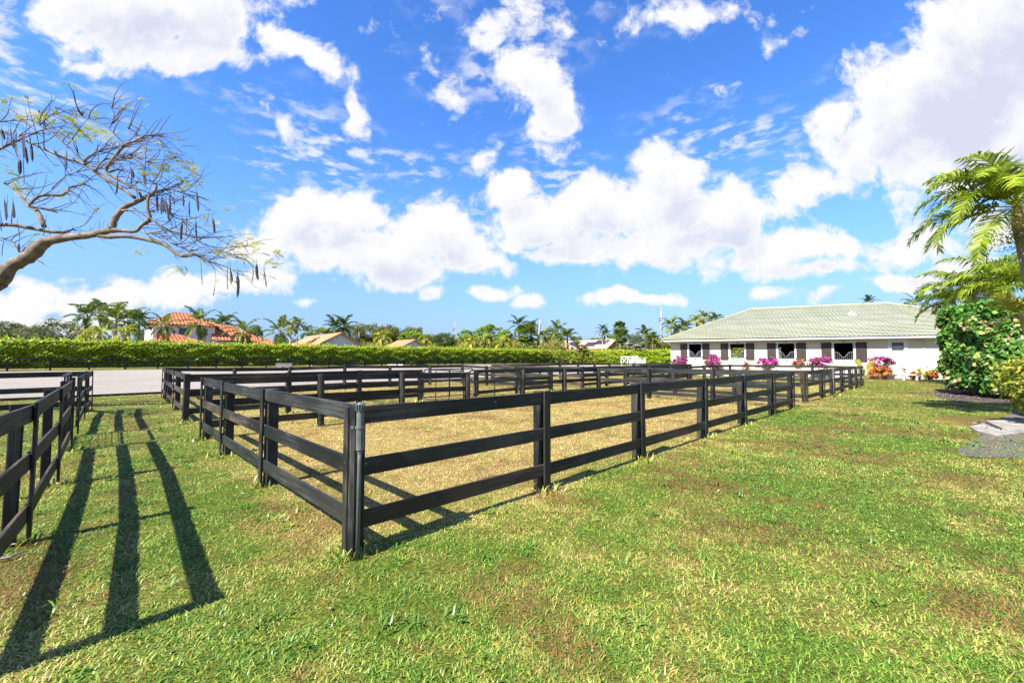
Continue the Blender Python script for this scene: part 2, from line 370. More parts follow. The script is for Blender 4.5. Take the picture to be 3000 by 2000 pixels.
# ------------------------------------------------------------------ grass blades (stuff)
def grass():
    vs = []; tones = []; cnt = 0
    bands = [(1.25, 2.4, 15000, .0056, .036), (2.4, 3.6, 12000, .0056, .035), (3.6, 5.2, 8000, .0064, .036), (5.2, 8, 4200, .0080, .040), (8, 13, 1500, .0115, .046), (13, 22, 420, .018, .054), (22, 38, 70, .030, .065)]
    for (y0, y1, dens, w, L) in bands:
        area = (y1 ** 2 - y0 ** 2) / 2 * 2 * 1.42 + 2 * .8 * (y1 - y0)
        k = int(area * dens)
        y = np.sqrt(RNG.uniform(y0 ** 2, y1 ** 2, k)); x = RNG.uniform(-1, 1, k) * (1.42 * y + .8)
        # clumping
        cl = np.sin(x * 5.1 + 2 * np.sin(y * 3.3)) * np.sin(y * 6.3 + 2 * np.sin(x * 2.7)) + .6 * np.sin(x * 13 + y * 4) * np.sin(y * 15 - x * 3)
        u = x * EU.x + y * EU.y; v = x * EV.x + y * EV.y
        keep = RNG.uniform(0, 1, k) < (.66 + .34 * cl)
        keep &= ~((v > AV0 - .1) & (v < AV1))
        inp = (u > 1.5) & (u < 15) & (v > 3.4) & (v < 9.8)
        keep &= ~(inp & (RNG.uniform(0, 1, k) < .15))
        # mulch beds (see below)
        keep &= ~(((x - 13.4) ** 2 / 9 + (y - 9.4) ** 2 / 3.6) < 1)
        keep &= ~((x > 17.2) & (y > 12.5) & (y < 20.5))
        x = x[keep]; y = y[keep]; inp = inp[keep]; k = len(x)
        a = RNG.uniform(0, 2 * np.pi, k); el = np.deg2rad(RNG.uniform(4, 52, k)); Lk = L * RNG.uniform(.55, 1.5, k) * np.where(inp, .75, 1); wk = w * RNG.uniform(.6, 1.25, k)
        dx = np.cos(a); dy = np.sin(a); sx = -dy; sy = dx
        z0 = terr(x, y)
        def pt(t, el2, ww, side):
            return np.stack([x + dx * Lk * t * np.cos(el2) + sx * ww * side, y + dy * Lk * t * np.cos(el2) + sy * ww * side, z0 + Lk * t * np.sin(el2) - .004], -1)
        droop = el * .72
        p = np.stack([pt(0, el, wk * .5, -1), pt(0, el, wk * .5, 1), pt(.55, el, wk * .5, 1), pt(.55, el, wk * .5, -1), pt(1.0, np.maximum(droop, .05), wk * .06, 0)], 1)
        vs.append(p.reshape(-1, 3)); tt = RNG.uniform(0, 1, k); tones.append(np.repeat(tt, 5)); cnt += k
    b = np.arange(cnt)[:, None] * 5
    f4 = b + np.array([[0, 1, 2, 3]]); f3 = b + np.array([[3, 2, 4]])
    o = obj('lawn_grass', np_mesh('lawn_grass', np.concatenate(vs), f4, M['blade'], np.concatenate(tones), f3))
    tag(o, 'mown green and straw coloured lawn grass', 'grass', kind='stuff')
grass()
def litter():
    # fallen leaf bits and seed heads, far too many to count
    n = 900; y = np.sqrt(RNG.uniform(2, 300, n)); x = RNG.uniform(-1, 1, n) * (1.4 * y + .5)
    u = x * EU.x + y * EU.y; v = x * EV.x + y * EV.y; k = v < AV0 - .2; x, y = x[k], y[k]; n = len(x)
    c = np.stack([x, y, terr(x, y) + .022], -1); p, q, t = leaf_quads(c, RNG.uniform(.02, .055, n), RNG.uniform(0, 1, n), .75, np.array([[0, 0, 1.0]]), .5)
    tag(obj('leaf_litter', np_mesh('leaf_litter', p, q, M['litter'], t)), 'small dry leaves and clippings lying in the grass', 'litter', kind='stuff')
M['litter'] = leafmat('dry_litter', [(0, (.10, .06, .03)), (.6, (.30, .20, .09)), (1, (.50, .40, .24))], .1, .7)
# ------------------------------------------------------------------ fences
def bevel_box(name, sx, sy, sz, bev, mat, slope=0.0):
    bm = bmesh.new(); bmesh.ops.create_cube(bm, size=1.0)
    for v in bm.verts: v.co = Vector((v.co.x * sx, v.co.y * sy, v.co.z * sz))
    bmesh.ops.bevel(bm, geom=list(bm.edges), offset=bev, segments=1, affect='EDGES')
    me = bpy.data.meshes.new(name); bm.to_mesh(me); bm.free(); me.materials.append(mat); return me
RAILME = [bevel_box('rail', 1, .026, .142, .003, M['rail']), bevel_box('rail', 1, .026, .142, .003, M['oldrail'])]
def post_mesh(square):
    # built lying along X so the wood grain runs lengthwise; unit length
    mb = MB()
    if square:
        w = .065; c = .012
        poly = [(-w + c, -w), (w - c, -w), (w, -w + c), (w, w - c), (w - c, w), (-w + c, w), (-w, w - c), (-w, -w + c)]
        mb.prism(poly, 0, -.5, .5)
    else:
        mb.prism([(.07 * math.cos(k * math.pi / 7) , .07 * math.sin(k * math.pi / 7)) for k in range(14)], 0, -.5, .5)
    return mb.mesh('post', M['post'], False)
POSTSQ = post_mesh(True); POSTRD = post_mesh(False)
BATTME = bevel_box('batten', 1, .024, .108, .004, M['post'])
def put(me, name, parent, base, a, b, roll=0.0, z='Z'):
    """place a unit-length-along-X mesh between world points a and b"""
    o = bpy.data.objects.new(name, me); link(o, parent)
    a = Vector(a); b = Vector(b); d = b - a
    m = d.to_track_quat('X', z).to_matrix().to_4x4()
    if roll: m = m @ Matrix.Rotation(roll, 4, 'X')
    o.matrix_local = Matrix.Translation((a + b) / 2 - base) @ m @ Matrix.Diagonal((d.length, 1, 1, 1))
    return o
def upright(me, name, parent, base, p, z0, z1, face, lean=(0, 0)):
    """unit mesh stood upright; its local Z (wide side) lies along 'face'"""
    o = bpy.data.objects.new(name, me); link(o, parent)
    ex = Vector((lean[0], lean[1], 1)).normalized(); ez = Vector(face).normalized(); ez = (ez - ex * ez.dot(ex)).normalized(); ey = ez.cross(ex)
    m = Matrix((ex, ey, ez)).transposed().to_4x4()
    c = Vector((p[0], p[1], (z0 + z1) / 2))
    o.matrix_local = Matrix.Translation(c - base) @ m @ Matrix.Diagonal((z1 - z0, 1, 1, 1)); return o
RZ = (1.0, .58, .15)      # rail bottoms relative to a 1.16 m top: offsets from top computed below
def run(parent, base, pts, out, posts='sq', slim=1.0, battens=True, skip=(), first=True, last=True, old=False, hts=None, rails=3, cap=0.0):
    """fence run through pts (Vectors, board line); out = unit vector to the boarded side"""
    out = Vector(out); n = len(pts)
    tops = [(1.17 if hts is None else hts[i]) + random.uniform(-.008, .008) for i in range(n)]
    gz = [zt(p.x, p.y) for p in pts]
    d = (pts[-1] - pts[0]).normalized(); d.z = 0
    for i, p in enumerate(pts):
        if (i == 0 and not first) or (i == n - 1 and not last): continue
        c = p - out * .083
        lean = (random.uniform(-.012, .012), random.uniform(-.012, .012))
        rd = posts == 'rd'
        upright(POSTRD if rd else POSTSQ, 'post', parent, base, c, gz[i] - .1, gz[i] + tops[i] + (.02 if rd else .0) + cap, d, lean).scale.yz = (slim, slim)
        if battens:
            upright(BATTME, 'batten', parent, base, p + out * .0265, gz[i] + .03 + random.uniform(0, .03), gz[i] + tops[i] + .012, d, lean)
    for i in range(n - 1):
        if i in skip: continue
        e = (pts[i + 1] - pts[i]).normalized() * .0025
        for k in range(rails):
            dz = .075 + k * .425
            a = pts[i] + e; b = pts[i + 1] - e
            ja = random.uniform(-.012, .012); jb = random.uniform(-.012, .012)
            za = gz[i] + tops[i] - dz + ja; zb = gz[i + 1] + tops[i + 1] - dz + jb
            put(RAILME[1 if (old or random.random() < .12) else 0], 'rail', parent, base, (a.x, a.y, za), (b.x, b.y, zb))
def lerp_pts(a, b, n): return [a.lerp(b, i / n) for i in range(n + 1)]
def by_x(a, b, x):
    r = (x - 1500) / FP; d = b - a; s = (r * a.y - a.x) / (d.x - r * d.y); return a + d * s
FG = 'black board paddock fences on the lawn'
K = gnd(1035, 1626); F = gnd(2325, 1196); I = gnd(599, 1286)
Kp = Vector((-1.235, 3.23, 0))
A1 = [K] + [by_x(K, F, x) for x in (1597, 1877, 2063, 2178, 2264)] + [F]
I0 = Vector((-6.03, 7.9, 0))
L1_ = [K] + [by_x(K, I0, x) for x in (779, 659)] + [I0]
D_far = [Vector(((x - 1500) / FP * (7.9 + 1.62 * n), 7.9 + 1.62 * n, 0)) for n, x in enumerate((600, 940, 1176, 1367, 1528, 1650, 1750))]
E_end = lerp_pts(D_far[-1], F, 3)
f1 = thing('paddock_fence', K, 'black board paddock fence whose corner post with a grey vent pipe stands closest', 'fence', FG)
run(f1, K, [K + EU * .058] + A1[1:], -EV, first=False, hts=[1.2, 1.185, 1.18, 1.175, 1.17, 1.17, 1.165])
kp = pix(1049, 1049, 3.36); kp.z = 0
upright(POSTSQ, 'post', f1, K, kp, -.1, 1.195, EU).scale.yz = (.82, .82)
upright(POSTSQ, 'post', f1, K, K + EV * .06 - EU * .02, -.1, 1.18, EU).scale.yz = (.6, .6)
run(f1, K, L1_, -EU, first=False, hts=[1.2, 1.2, 1.2, 1.2])
run(f1, K, D_far, EV, posts='rd', first=False, last=True, skip=(3,), hts=[1.2, 1.185, 1.17, 1.13, 1.17, 1.18, 1.16])
run(f1, K, E_end, EU, posts='rd', first=False, last=False, hts=[1.16, 1.15, 1.15, 1.165])
# broad corner post faces
upright(BATTME, 'batten', f1, K, K - EV * .0 + EU * -.03 - EV * .03, .02, 1.205, EV)
B0 = Vector((-8.08, 10.05, 0)); St = 2.32 * EU
xs = {1: 850, 2: 1056, 3: 1234, 4: 1398, 6: 1616}
B_near = []
for n in range(7):
    p = B0 + St * n
    if n in xs: p = Vector(((xs[n] - 1500) / FP * p.y, p.y, 0))
    B_near.append(p)
C0 = Vector((-13.6, 15.75, 0)); Cx = {1: 688, 2: 849, 3: 1010, 4: 1142, 5: 1259, 6: 1354}
C_far = []
for n in range(7):
    p = C0 + St * n
    if n in Cx: p = Vector(((Cx[n] - 1500) / FP * p.y, p.y, 0))
    C_far.append(p)
f2 = thing('paddock_fence', B0, 'second black paddock fence, between the closest one and the pale sand arena', 'fence', FG)
run(f2, B0, B_near, -EV, skip=(3,), hts=[1.19, 1.18, 1.17, 1.15, 1.11, 1.13, 1.13])
BC = [B0, by_x(B0, C0, 515), by_x(B0, C0, 492), C0]
run(f2, B0, BC, -EU, first=False, old=True, hts=[1.19, 1.2, 1.2, 1.21])
run(f2, B0, C_far, EV, posts='rd', first=False, hts=[1.21, 1.17, 1.16, 1.2, 1.18, 1.17, 1.15])
run(f2, B0, lerp_pts(C_far[-1], B_near[-1], 3), EU, posts='rd', first=False, last=False, hts=[1.15, 1.12, 1.12, 1.13])
# third paddock, beyond the cross alley on the right
Q = gnd(2365, 1180); Sx = gnd(2529, 1130)
N3 = [Q] + [by_x(Q, Sx, x) for x in (2410, 2440, 2469, 2493, 2511)] + [Sx]
Rt = [Sx + EV * 2.33 * i for i in range(4)]
A7 = Vector((5.35, 19.2, 0))
f3 = thing('paddock_fence', Q, 'black paddock fence ending beside the croton bushes, posts leaning at its open corner', 'fence', FG)
run(f3, Q, N3, -EV, hts=[1.14] * 7)
run(f3, Q, Rt, EU, first=False, hts=[1.14, 1.14, 1.14, 1.14])
run(f3, Q, lerp_pts(Rt[-1], A7, 6), EV, posts='rd', first=False, hts=[1.13] * 7)
run(f3, Q, lerp_pts(A7, Q, 3), -EU, first=False, last=False, hts=[1.13, 1.13, 1.13, 1.14])
put(RAILME[1], 'wide_post_board', f3, Q, (Q.x - .12, Q.y - .02, .0), (Q.x - .19, Q.y - .02, 1.15))
# fourth paddock, behind the third
B7 = Vector((3.75, 21.3, 0)); C7 = Vector((-1.32, 26.4, 0))
f4 = thing('paddock_fence', B7, 'black paddock fence deepest among the paddocks, between white jump stands and other fences', 'fence', FG)
B13 = B7 + EU * 13.9; C13 = C7 + EU * 13.9
run(f4, B7, lerp_pts(B7, B13, 6), -EV, hts=[1.13] * 7)
run(f4, B7, lerp_pts(B7, C7, 3), -EU, first=False, old=True, hts=[1.13, 1.13, 1.14, 1.16])
run(f4, B7, lerp_pts(C7, C13, 6), EV, posts='rd', first=False, hts=[1.16] * 7)
run(f4, B7, lerp_pts(C13, B13, 3), EU, posts='rd', first=False, last=False, hts=[1.14] * 4)
# fence on the left side of the grass alley
Lp = [Vector((-2.72, 1.93, 0)), gnd(72, 1592), gnd(160, 1422), gnd(201, 1322)]
Lq = [gnd(222, 1276), gnd(243, 1231), gnd(264, 1207)]
f5 = thing('paddock_fence', Lp[0], 'weathered black paddock fence at the picture edge casting three long board shadows', 'fence', FG)
run(f5, Lp[0], Lp, EU, slim=.62, old=True, hts=[1.2, 1.19, 1.19, 1.19])
run(f5, Lp[0], Lq, EU, slim=.7, old=True, hts=[1.19, 1.19, 1.2])
run(f5, Lp[0], [Lq[-1] - EU * (2.35 * i) for i in range(4)], EV, first=False, hts=[1.2] * 4)
run(f5, Lp[0], [Lp[0] - EU * (2.35 * i) for i in range(3)], -EV, first=False, hts=[1.2] * 3)
# fence along the hedge
hp0 = Vector(((149 - 1500) / FP * 36.4, 36.4, 0)); hs = 2.44
v_h = hp0.dot(EV); u_h = hp0.dot(EU)
HP = [EU * (u_h + hs * (i - 5)) + EV * v_h for i in range(34)]
f6 = thing('hedge_fence', (HP[0].x, HP[0].y, 0), 'long black board fence running along the foot of the clipped hedge', 'fence')
run(f6, Vector((HP[0].x, HP[0].y, 0)), HP, -EV, battens=False, hts=[1.22] * 34)
HP2 = [HP[-1] + Vector((2.6 * i, 1.0 * (i > 0), 0)) for i in range(15)]
f7 = thing('hedge_fence', (HP2[0].x, HP2[0].y, 0), 'far black board fence half hidden in hedge behind the white jump stands', 'fence')
run(f7, Vector((HP2[0].x, HP2[0].y, 0)), HP2, (0, -1, 0), battens=False, hts=[1.2] * 15, first=False)
def tufts():
    P = [p for L in (A1, L1_, Lp, D_far, B_near, BC, N3, E_end) for p in L]; V = []; T = []; cnt = 0
    for p in P:
        k = 46 if p.y < 8 else 26; x = p.x + RNG.normal(0, .10, k); y = p.y + RNG.normal(0, .10, k); a = RNG.uniform(0, 6.28, k); el = np.deg2rad(RNG.uniform(30, 80, k)); L = RNG.uniform(.05, .16, k); w = .0042 + .0007 * p.y
        dx, dy = np.cos(a), np.sin(a); z0 = terr(x, y)
        pt = lambda t, e, ww, sd: np.stack([x + dx * L * t * np.cos(e) - dy * ww * sd, y + dy * L * t * np.cos(e) + dx * ww * sd, z0 + L * t * np.sin(e) - .004], -1)
        V.append(np.stack([pt(0, el, w, -1), pt(0, el, w, 1), pt(.55, el, w, 1), pt(.55, el, w, -1), pt(1, el * .8, w * .1, 0)], 1).reshape(-1, 3)); T.append(np.repeat(RNG.uniform(0, .9, k), 5)); cnt += k
    n = 620; yy = np.sqrt(RNG.uniform(1.6, 150, n)); xx = RNG.uniform(-1, 1, n) * (1.4 * yy + .4)
    for x0, y0 in zip(xx, yy):
        u = x0 * EU.x + y0 * EU.y; v = x0 * EV.x + y0 * EV.y
        if v > AV0 - .3 or (x0 > 10 and y0 > 7.4): continue
        if 1.4 < u < 15 and 3.3 < v < 9.9 and random.random() < .75: continue
        k = random.randint(7, 16); x = x0 + RNG.normal(0, .035, k); y = y0 + RNG.normal(0, .035, k); a = RNG.uniform(0, 6.28, k); el = np.deg2rad(RNG.uniform(12, 60, k)); L = RNG.uniform(.05, .12, k); w = .0040 + .0006 * y0
        dx, dy = np.cos(a), np.sin(a); z0 = terr(x, y)
        pt = lambda t, e, ww, sd: np.stack([x + dx * L * t * np.cos(e) - dy * ww * sd, y + dy * L * t * np.cos(e) + dx * ww * sd, z0 + L * t * np.sin(e) - .002], -1)
        V.append(np.stack([pt(0, el, w, -1), pt(0, el, w, 1), pt(.55, el, w, 1), pt(.55, el, w, -1), pt(1, el * .7, w * .1, 0)], 1).reshape(-1, 3)); T.append(np.repeat(RNG.uniform(0, .45, k), 5)); cnt += k
    b = np.arange(cnt)[:, None] * 5
    tag(obj('edge_grass', np_mesh('edge_grass', np.concatenate(V), b + np.array([[0, 1, 2, 3]]), M['blade'], np.concatenate(T), b + np.array([[3, 2, 4]]))), 'longer grass tufts around fence post feet and scattered over the lawn', 'grass', kind='stuff')
tufts()
# ------------------------------------------------------------------ gates
def arc(c, ex, ez, r, a0, a1, n=6):
    return [c + ex * (r * math.cos(a0 + (a1 - a0) * i / n)) + ez * (r * math.sin(a0 + (a1 - a0) * i / n)) for i in range(n + 1)]
def tube_gate(a, b, top, label, mesh=True, bot=.12, nv=1, tagplate=False):
    a = Vector(a); b = Vector(b); d = (b - a); L = d.length; ex = d.normalized(); ez = Vector((0, 0, 1))
    g = thing('tube_gate', a, label, 'gate', 'black tubular paddock gates')
    r = .17; t = .022
    def P(s, z): return ex * s + ez * z
    lo, hi = bot, top
    loop = [P(0, lo)] + arc(P(r, hi - r), ex, ez, r, math.pi, math.pi / 2) + arc(P(L - r, hi - r), ex, ez, r, math.pi / 2, 0) + [P(L, lo), P(0, lo)]
    mb = MB(); mb.tube(loop, t, 8, False); mb.build('gate_frame', M['tube'], g, smooth=True)
    mb = MB(); mb.tube([P(.02, .82), P(L - .02, .82)], .017, 8); mb.build('crossbar', M['tube'], g)
    for i in range(nv):
        s = L * (i + 1) / (nv + 1); mb = MB(); mb.tube([P(s, lo), P(s, hi)], .016, 8); mb.build('upright_bar', M['tube'], g)
    if mesh:
        mb = MB(); s = .05
        while s < L - .02:
            mb.bar(P(s, lo + .01), P(s, .82), .006, .006); s += .052
        z = lo + .05
        while z < .8:
            mb.bar(P(.02, z), P(L - .02, z), .006, .006); z += .1
        mb.build('wire_mesh', M['tube'], g)
    mb = MB()
    for z in (.35, .95): mb.box(P(-.05, z), (.1, .03, .03), Matrix.Rotation(math.atan2(ex.y, ex.x), 3, 'Z'))
    mb.build('hinge', M['tube'], g)
    mb = MB(); mb.tube([P(L - .02, .86), P(L + .06, .85), P(L + .13, .80)], .007, 6); mb.build('latch_chain', M['galv'], g)
    if tagplate:
        mb = MB(); mb.box(P(L * .93, .95) - Vector((EV.x, EV.y, 0)) * .02, (.13, .01, .05), Matrix.Rotation(math.atan2(ex.y, ex.x), 3, 'Z')); mb.build('tag_plate', M['galv'], g)
    return g
tube_gate(D_far[3] + EU * .12 + EV * .06, D_far[4] - EU * .10 + EV * .06, 1.19, 'tubular wire mesh gate in the closest paddock fence, hung between two round posts', tagplate=True)
tube_gate(B_near[3] + EU * .12 + EV * .04, B_near[4] - EU * .12 + EV * .04, 1.16, 'tubular wire mesh gate with rounded top corners further back, beyond the closest fence')
dL = (Lq[0] - Lp[3]).normalized()
tube_gate(Lp[3] + dL * .14 - EU * .10, Lq[0] - dL * .12 - EU * .10, 1.28, 'shiny bent pipe gate seen edge on in the weathered alley fence', mesh=True)
# short cross gate beside the double gate
tube_gate(D_far[3] + EV * .22 + EU * .05, D_far[3] + EV * 2.6 + EU * .05, 1.17, 'narrow arched tube gate seen obliquely, closing the cross alley between two mesh gates', mesh=False, nv=2)
# ------------------------------------------------------------------ stand pipes
def standpipe(p, h, label, mat, s=1.0):
    g = thing('vent_pipe', p, label, 'pipe', 'stand pipes beside fence posts'); mb = MB()
    mb.tube([(0, 0, -.05), (.004 * s, 0, h * .62), (.006, 0, h - .36)], .0165 * s, 10); mb.build('pipe_stem', mat, g, smooth=True)
    mb = MB(); mb.tube([(.006, 0, h - .40), (.006, 0, h - .375), (.006, 0, h - .37), (.006, 0, h - .21), (.006, 0, h - .2), (.006, 0, h - .185), (.006, 0, h - .18), (.006, 0, h - .07)],
        [.02 * s, .02 * s, .031 * s, .031 * s, .037 * s, .037 * s, .029 * s, .029 * s], 14); mb.build('pipe_collar', mat, g)
    mb = MB(); mb.tube([(.006, 0, h - .075), (.006, 0, h - .05), (.006, 0, h - .02), (.006, 0, h)], [.024 * s, .026 * s, .03 * s, .014 * s], 14)
    for k in range(12):
        a = k * math.pi / 6; mb.box((.006 + .033 * s * math.cos(a), .033 * s * math.sin(a), h - .035), (.014 * s, .006 * s, .05), Matrix.Rotation(a, 3, 'Z'))
    mb.tube([(.006, 0, h - .012), (.006, 0, h + .004)], [.034 * s, .02 * s], 14)
    mb.build('vent_cap', mat, g)
    return g
pp = gnd(1047, 1640); standpipe(pp, 1.225, 'dark grey vent pipe with slotted cap strapped to the closest corner post', M['blackpipe'])
mb = MB(); mb.tube([(.006, 0, 1.02), (.006, 0, 1.045)], .036, 12); mb.box((-.045, .02, 1.03), (.05, .03, .02))
for o in [mb.build('pipe_strap', M['blackpipe'], bpy.data.objects['vent_pipe'])]: pass
standpipe(gnd(2181, 1242), 1.19, 'grey stand pipe beside the fourth batten along the long near fence side', M['pipe'], 1.15)
standpipe(gnd(2443, 1163), 1.12, 'pale thin stand pipe by the fence that ends near the crotons', M['pipe'], 1.15)
# ------------------------------------------------------------------ hedges
def leaf_quads(c, size, tone, flatness=.0, nrm=None, aspect=.55):
    """rhombus leaves at centres c"""
    k = len(c)
    d = RNG.normal(size=(k, 3)); d /= np.linalg.norm(d, axis=1)[:, None]
    if nrm is not None:
        n = nrm + RNG.normal(size=(k, 3)) * (1 - flatness); n /= np.linalg.norm(n, axis=1)[:, None]
        d = np.cross(n, d); d /= np.linalg.norm(d, axis=1)[:, None] + 1e-9
        w = np.cross(n, d)
    else:
        r = RNG.normal(size=(k, 3)); w = np.cross(d, r); w /= np.linalg.norm(w, axis=1)[:, None] + 1e-9
    s = size[:, None]
    nn = np.cross(d, w)
    p = np.stack([c - d * s * .5, c + w * s * aspect * .5 + nn * s * .06, c + d * s * .5, c - w * s * aspect * .5 + nn * s * .06], 1).reshape(-1, 3)
    return p, np.arange(k * 4).reshape(-1, 4), np.repeat(tone, 4)
def fnoise(x, y):
    return (np.sin(x * 1.7 + 1.3 * np.sin(y * 2.1)) + np.sin(y * 2.9 + 1.7 * np.sin(x * 1.1 + 2)) + .6 * np.sin(x * 5.3 + y * 3.7) + .5 * np.sin(x * 9.7 - y * 7.3)) / 3.1
def hedge(name, a, b, nrm, depth, h, count, size, label, front_bias=.72, h2=None, open_below=0.0):
    a = Vector(a); b = Vector(b); d = b - a; L = d.length; d = d / L; nr = Vector(nrm)
    s = RNG.uniform(0, L, count)
    kind = RNG.uniform(0, 1, count)
    ht = h + (0 if h2 is None else (h2 - h) * s / L) + .16 * fnoise(s * 1.1, s * .3)
    z = np.where(kind < front_bias, RNG.uniform(.06, 1, count) ** .85, 1 - np.abs(RNG.normal(0, .035, count))) * ht
    bul = .22 * fnoise(s * 1.4, z * 2.2)
    top_round = np.where(z > ht - .4, (z - (ht - .4)) * .5, 0)
    under = np.where(z < .8, (.8 - z) * .22, 0)
    t = np.where(kind < front_bias, np.abs(RNG.normal(0, .16, count)) - bul + top_round + under, RNG.uniform(0, depth, count))
    # lifted sprigs on the top
    spr = (kind > .93); z = np.where(spr, ht + np.abs(RNG.normal(0, .17, count)) * (1 + .8 * fnoise(s * 3.1, s)), z)
    px = a.x + d.x * s - nr.x * t; py = a.y + d.y * s - nr.y * t
    c = np.stack([px, py, terr(px, py) + z], -1)
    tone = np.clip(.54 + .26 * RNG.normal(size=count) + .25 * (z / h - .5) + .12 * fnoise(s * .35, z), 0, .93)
    tone = np.where(RNG.uniform(0, 1, count) < .035, 1, tone)
    base = np.array([nr.x - .35, nr.y - .35, .6]); base /= np.linalg.norm(base)
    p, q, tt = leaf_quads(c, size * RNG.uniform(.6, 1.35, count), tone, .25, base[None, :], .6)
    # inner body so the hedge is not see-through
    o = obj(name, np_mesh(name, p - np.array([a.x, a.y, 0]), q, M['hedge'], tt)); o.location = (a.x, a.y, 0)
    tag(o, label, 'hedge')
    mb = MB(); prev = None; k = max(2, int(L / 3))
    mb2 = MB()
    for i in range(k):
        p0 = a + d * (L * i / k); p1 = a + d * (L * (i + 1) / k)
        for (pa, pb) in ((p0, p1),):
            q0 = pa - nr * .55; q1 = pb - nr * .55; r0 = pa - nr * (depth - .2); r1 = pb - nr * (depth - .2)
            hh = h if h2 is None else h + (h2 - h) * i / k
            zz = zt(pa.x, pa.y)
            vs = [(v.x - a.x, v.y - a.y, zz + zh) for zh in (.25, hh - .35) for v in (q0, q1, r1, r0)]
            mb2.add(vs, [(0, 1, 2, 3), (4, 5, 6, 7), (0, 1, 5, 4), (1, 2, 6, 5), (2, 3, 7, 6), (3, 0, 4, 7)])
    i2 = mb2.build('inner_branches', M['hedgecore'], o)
    return o
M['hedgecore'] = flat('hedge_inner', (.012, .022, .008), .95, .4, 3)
litter()
HV = v_h + .07
ha = EU * (u_h - 14) + EV * HV; hb = EU * (u_h + 69.5) + EV * HV
hedge('clipped_hedge', ha, hb, -EV, 2.2, 2.64, 120000, .19, 'long bright green clipped hedge behind the sand arena and its black fence')
hc = HP2[0] + Vector((-.5, 2.0, 0)); hd = Vector((44, 78.5, 0))
hedge('clipped_hedge', hc, hd, (0, -1, 0), 2.2, 2.6, 42000, .24, 'yellow green hedge behind the white jump stands, reaching toward the stable')
# ------------------------------------------------------------------ palms
def frond(base, az, el, L, droop, nl, ll, w, segs=9, twist=0.0, vee=.5, lseg=2, tone0=.4, hang=.5):
    """pinnate frond -> verts, quads, tones"""
    V = []; Q = []; T = []
    p = np.array(base, float); ds = L / segs
    h = np.array([math.cos(az), math.sin(az), 0.0]); side = np.array([-math.sin(az), math.cos(az), 0.0]); up = np.array([0, 0, 1.0])
    pts = [p.copy()]; tans = []
    e = el
    for i in range(segs):
        t = h * math.cos(e) + up * math.sin(e) + side * twist * (i / segs) * .3; t /= np.linalg.norm(t)
        tans.append(t); p = p + t * ds; pts.append(p.copy()); e -= droop / segs * (0.5 + 1.2 * i / segs)
    tans.append(tans[-1])
    def quad(a, b, c, d, t):
        k = len(V); V.extend([a, b, c, d]); Q.append((k, k + 1, k + 2, k + 3)); T.extend([t] * 4)
    rw = .028 * L
    for i in range(segs):
        f0 = 1 - i / segs * .85; f1 = 1 - (i + 1) / segs * .85
        quad(pts[i] - side * rw * f0 * .5, pts[i] + side * rw * f0 * .5, pts[i + 1] + side * rw * f1 * .5, pts[i + 1] - side * rw * f1 * .5, min(1, tone0 + .3))
    for j in range(nl):
        s = .16 + .84 * (j + .5) / nl
        x = s * segs; i = min(int(x), segs - 1); fr = x - i
        c = pts[i] * (1 - fr) + pts[i + 1] * fr; t = tans[i]
        nrm = np.cross(side, t); nrm = -nrm if nrm[2] < 0 else nrm
        Lk = ll * (math.sin(math.pi * (.12 + .83 * s)) ** .7) * random.uniform(.85, 1.12)
        for sg in (-1, 1):
            d = side * sg * 1.0 + t * (.55 + .5 * s + random.uniform(-.18, .18)) + nrm * (vee * random.uniform(-.1, 1.6)); d /= np.linalg.norm(d)
            wv = t * w * random.uniform(.8, 1.2)
            tn = min(1, max(0, tone0 + random.gauss(0, .17)))
            a0 = c - wv * .35; b0 = c + wv * .35
            m = c + d * Lk * .5; d2 = d + np.array([0, 0, -hang * random.uniform(.3, 1.9)]); d2 /= np.linalg.norm(d2)
            e2 = m + d2 * Lk * .5
            quad(a0, b0, m + wv * .5, m - wv * .5, tn)
            quad(m - wv * .5, m + wv * .5, e2 + wv * .06, e2 - wv * .06, tn)
    return V, Q, T
def crown_mesh(name, mat, nf, L, nl, ll, w, els=(1.3, -.5), droop=1.5, vee=.4, hang=.5, toneb=.4, jit=.15):
    V = []; Q = []; T = []
    for i in range(nf):
        f = (i + .5) / nf; az = i * 2.39996 + random.uniform(-.25, .25)
        el = els[0] + (els[1] - els[0]) * f + random.uniform(-jit, jit)
        dr = droop * random.uniform(.75, 1.25)
        v, q, t = frond((0.04 * math.cos(az), .04 * math.sin(az), -.15 * f), az, el, L * random.uniform(.85, 1.1), dr, nl, ll, w, 8, random.uniform(-.6, .6), vee, 2, toneb + .25 * (f > .85) + random.uniform(-.08, .1), hang)
        k = len(V); V += v; Q += [tuple(a + k for a in x) for x in q]; T += t
    return np_mesh(name, np.array(V), np.array(Q), mat, np.array(T))
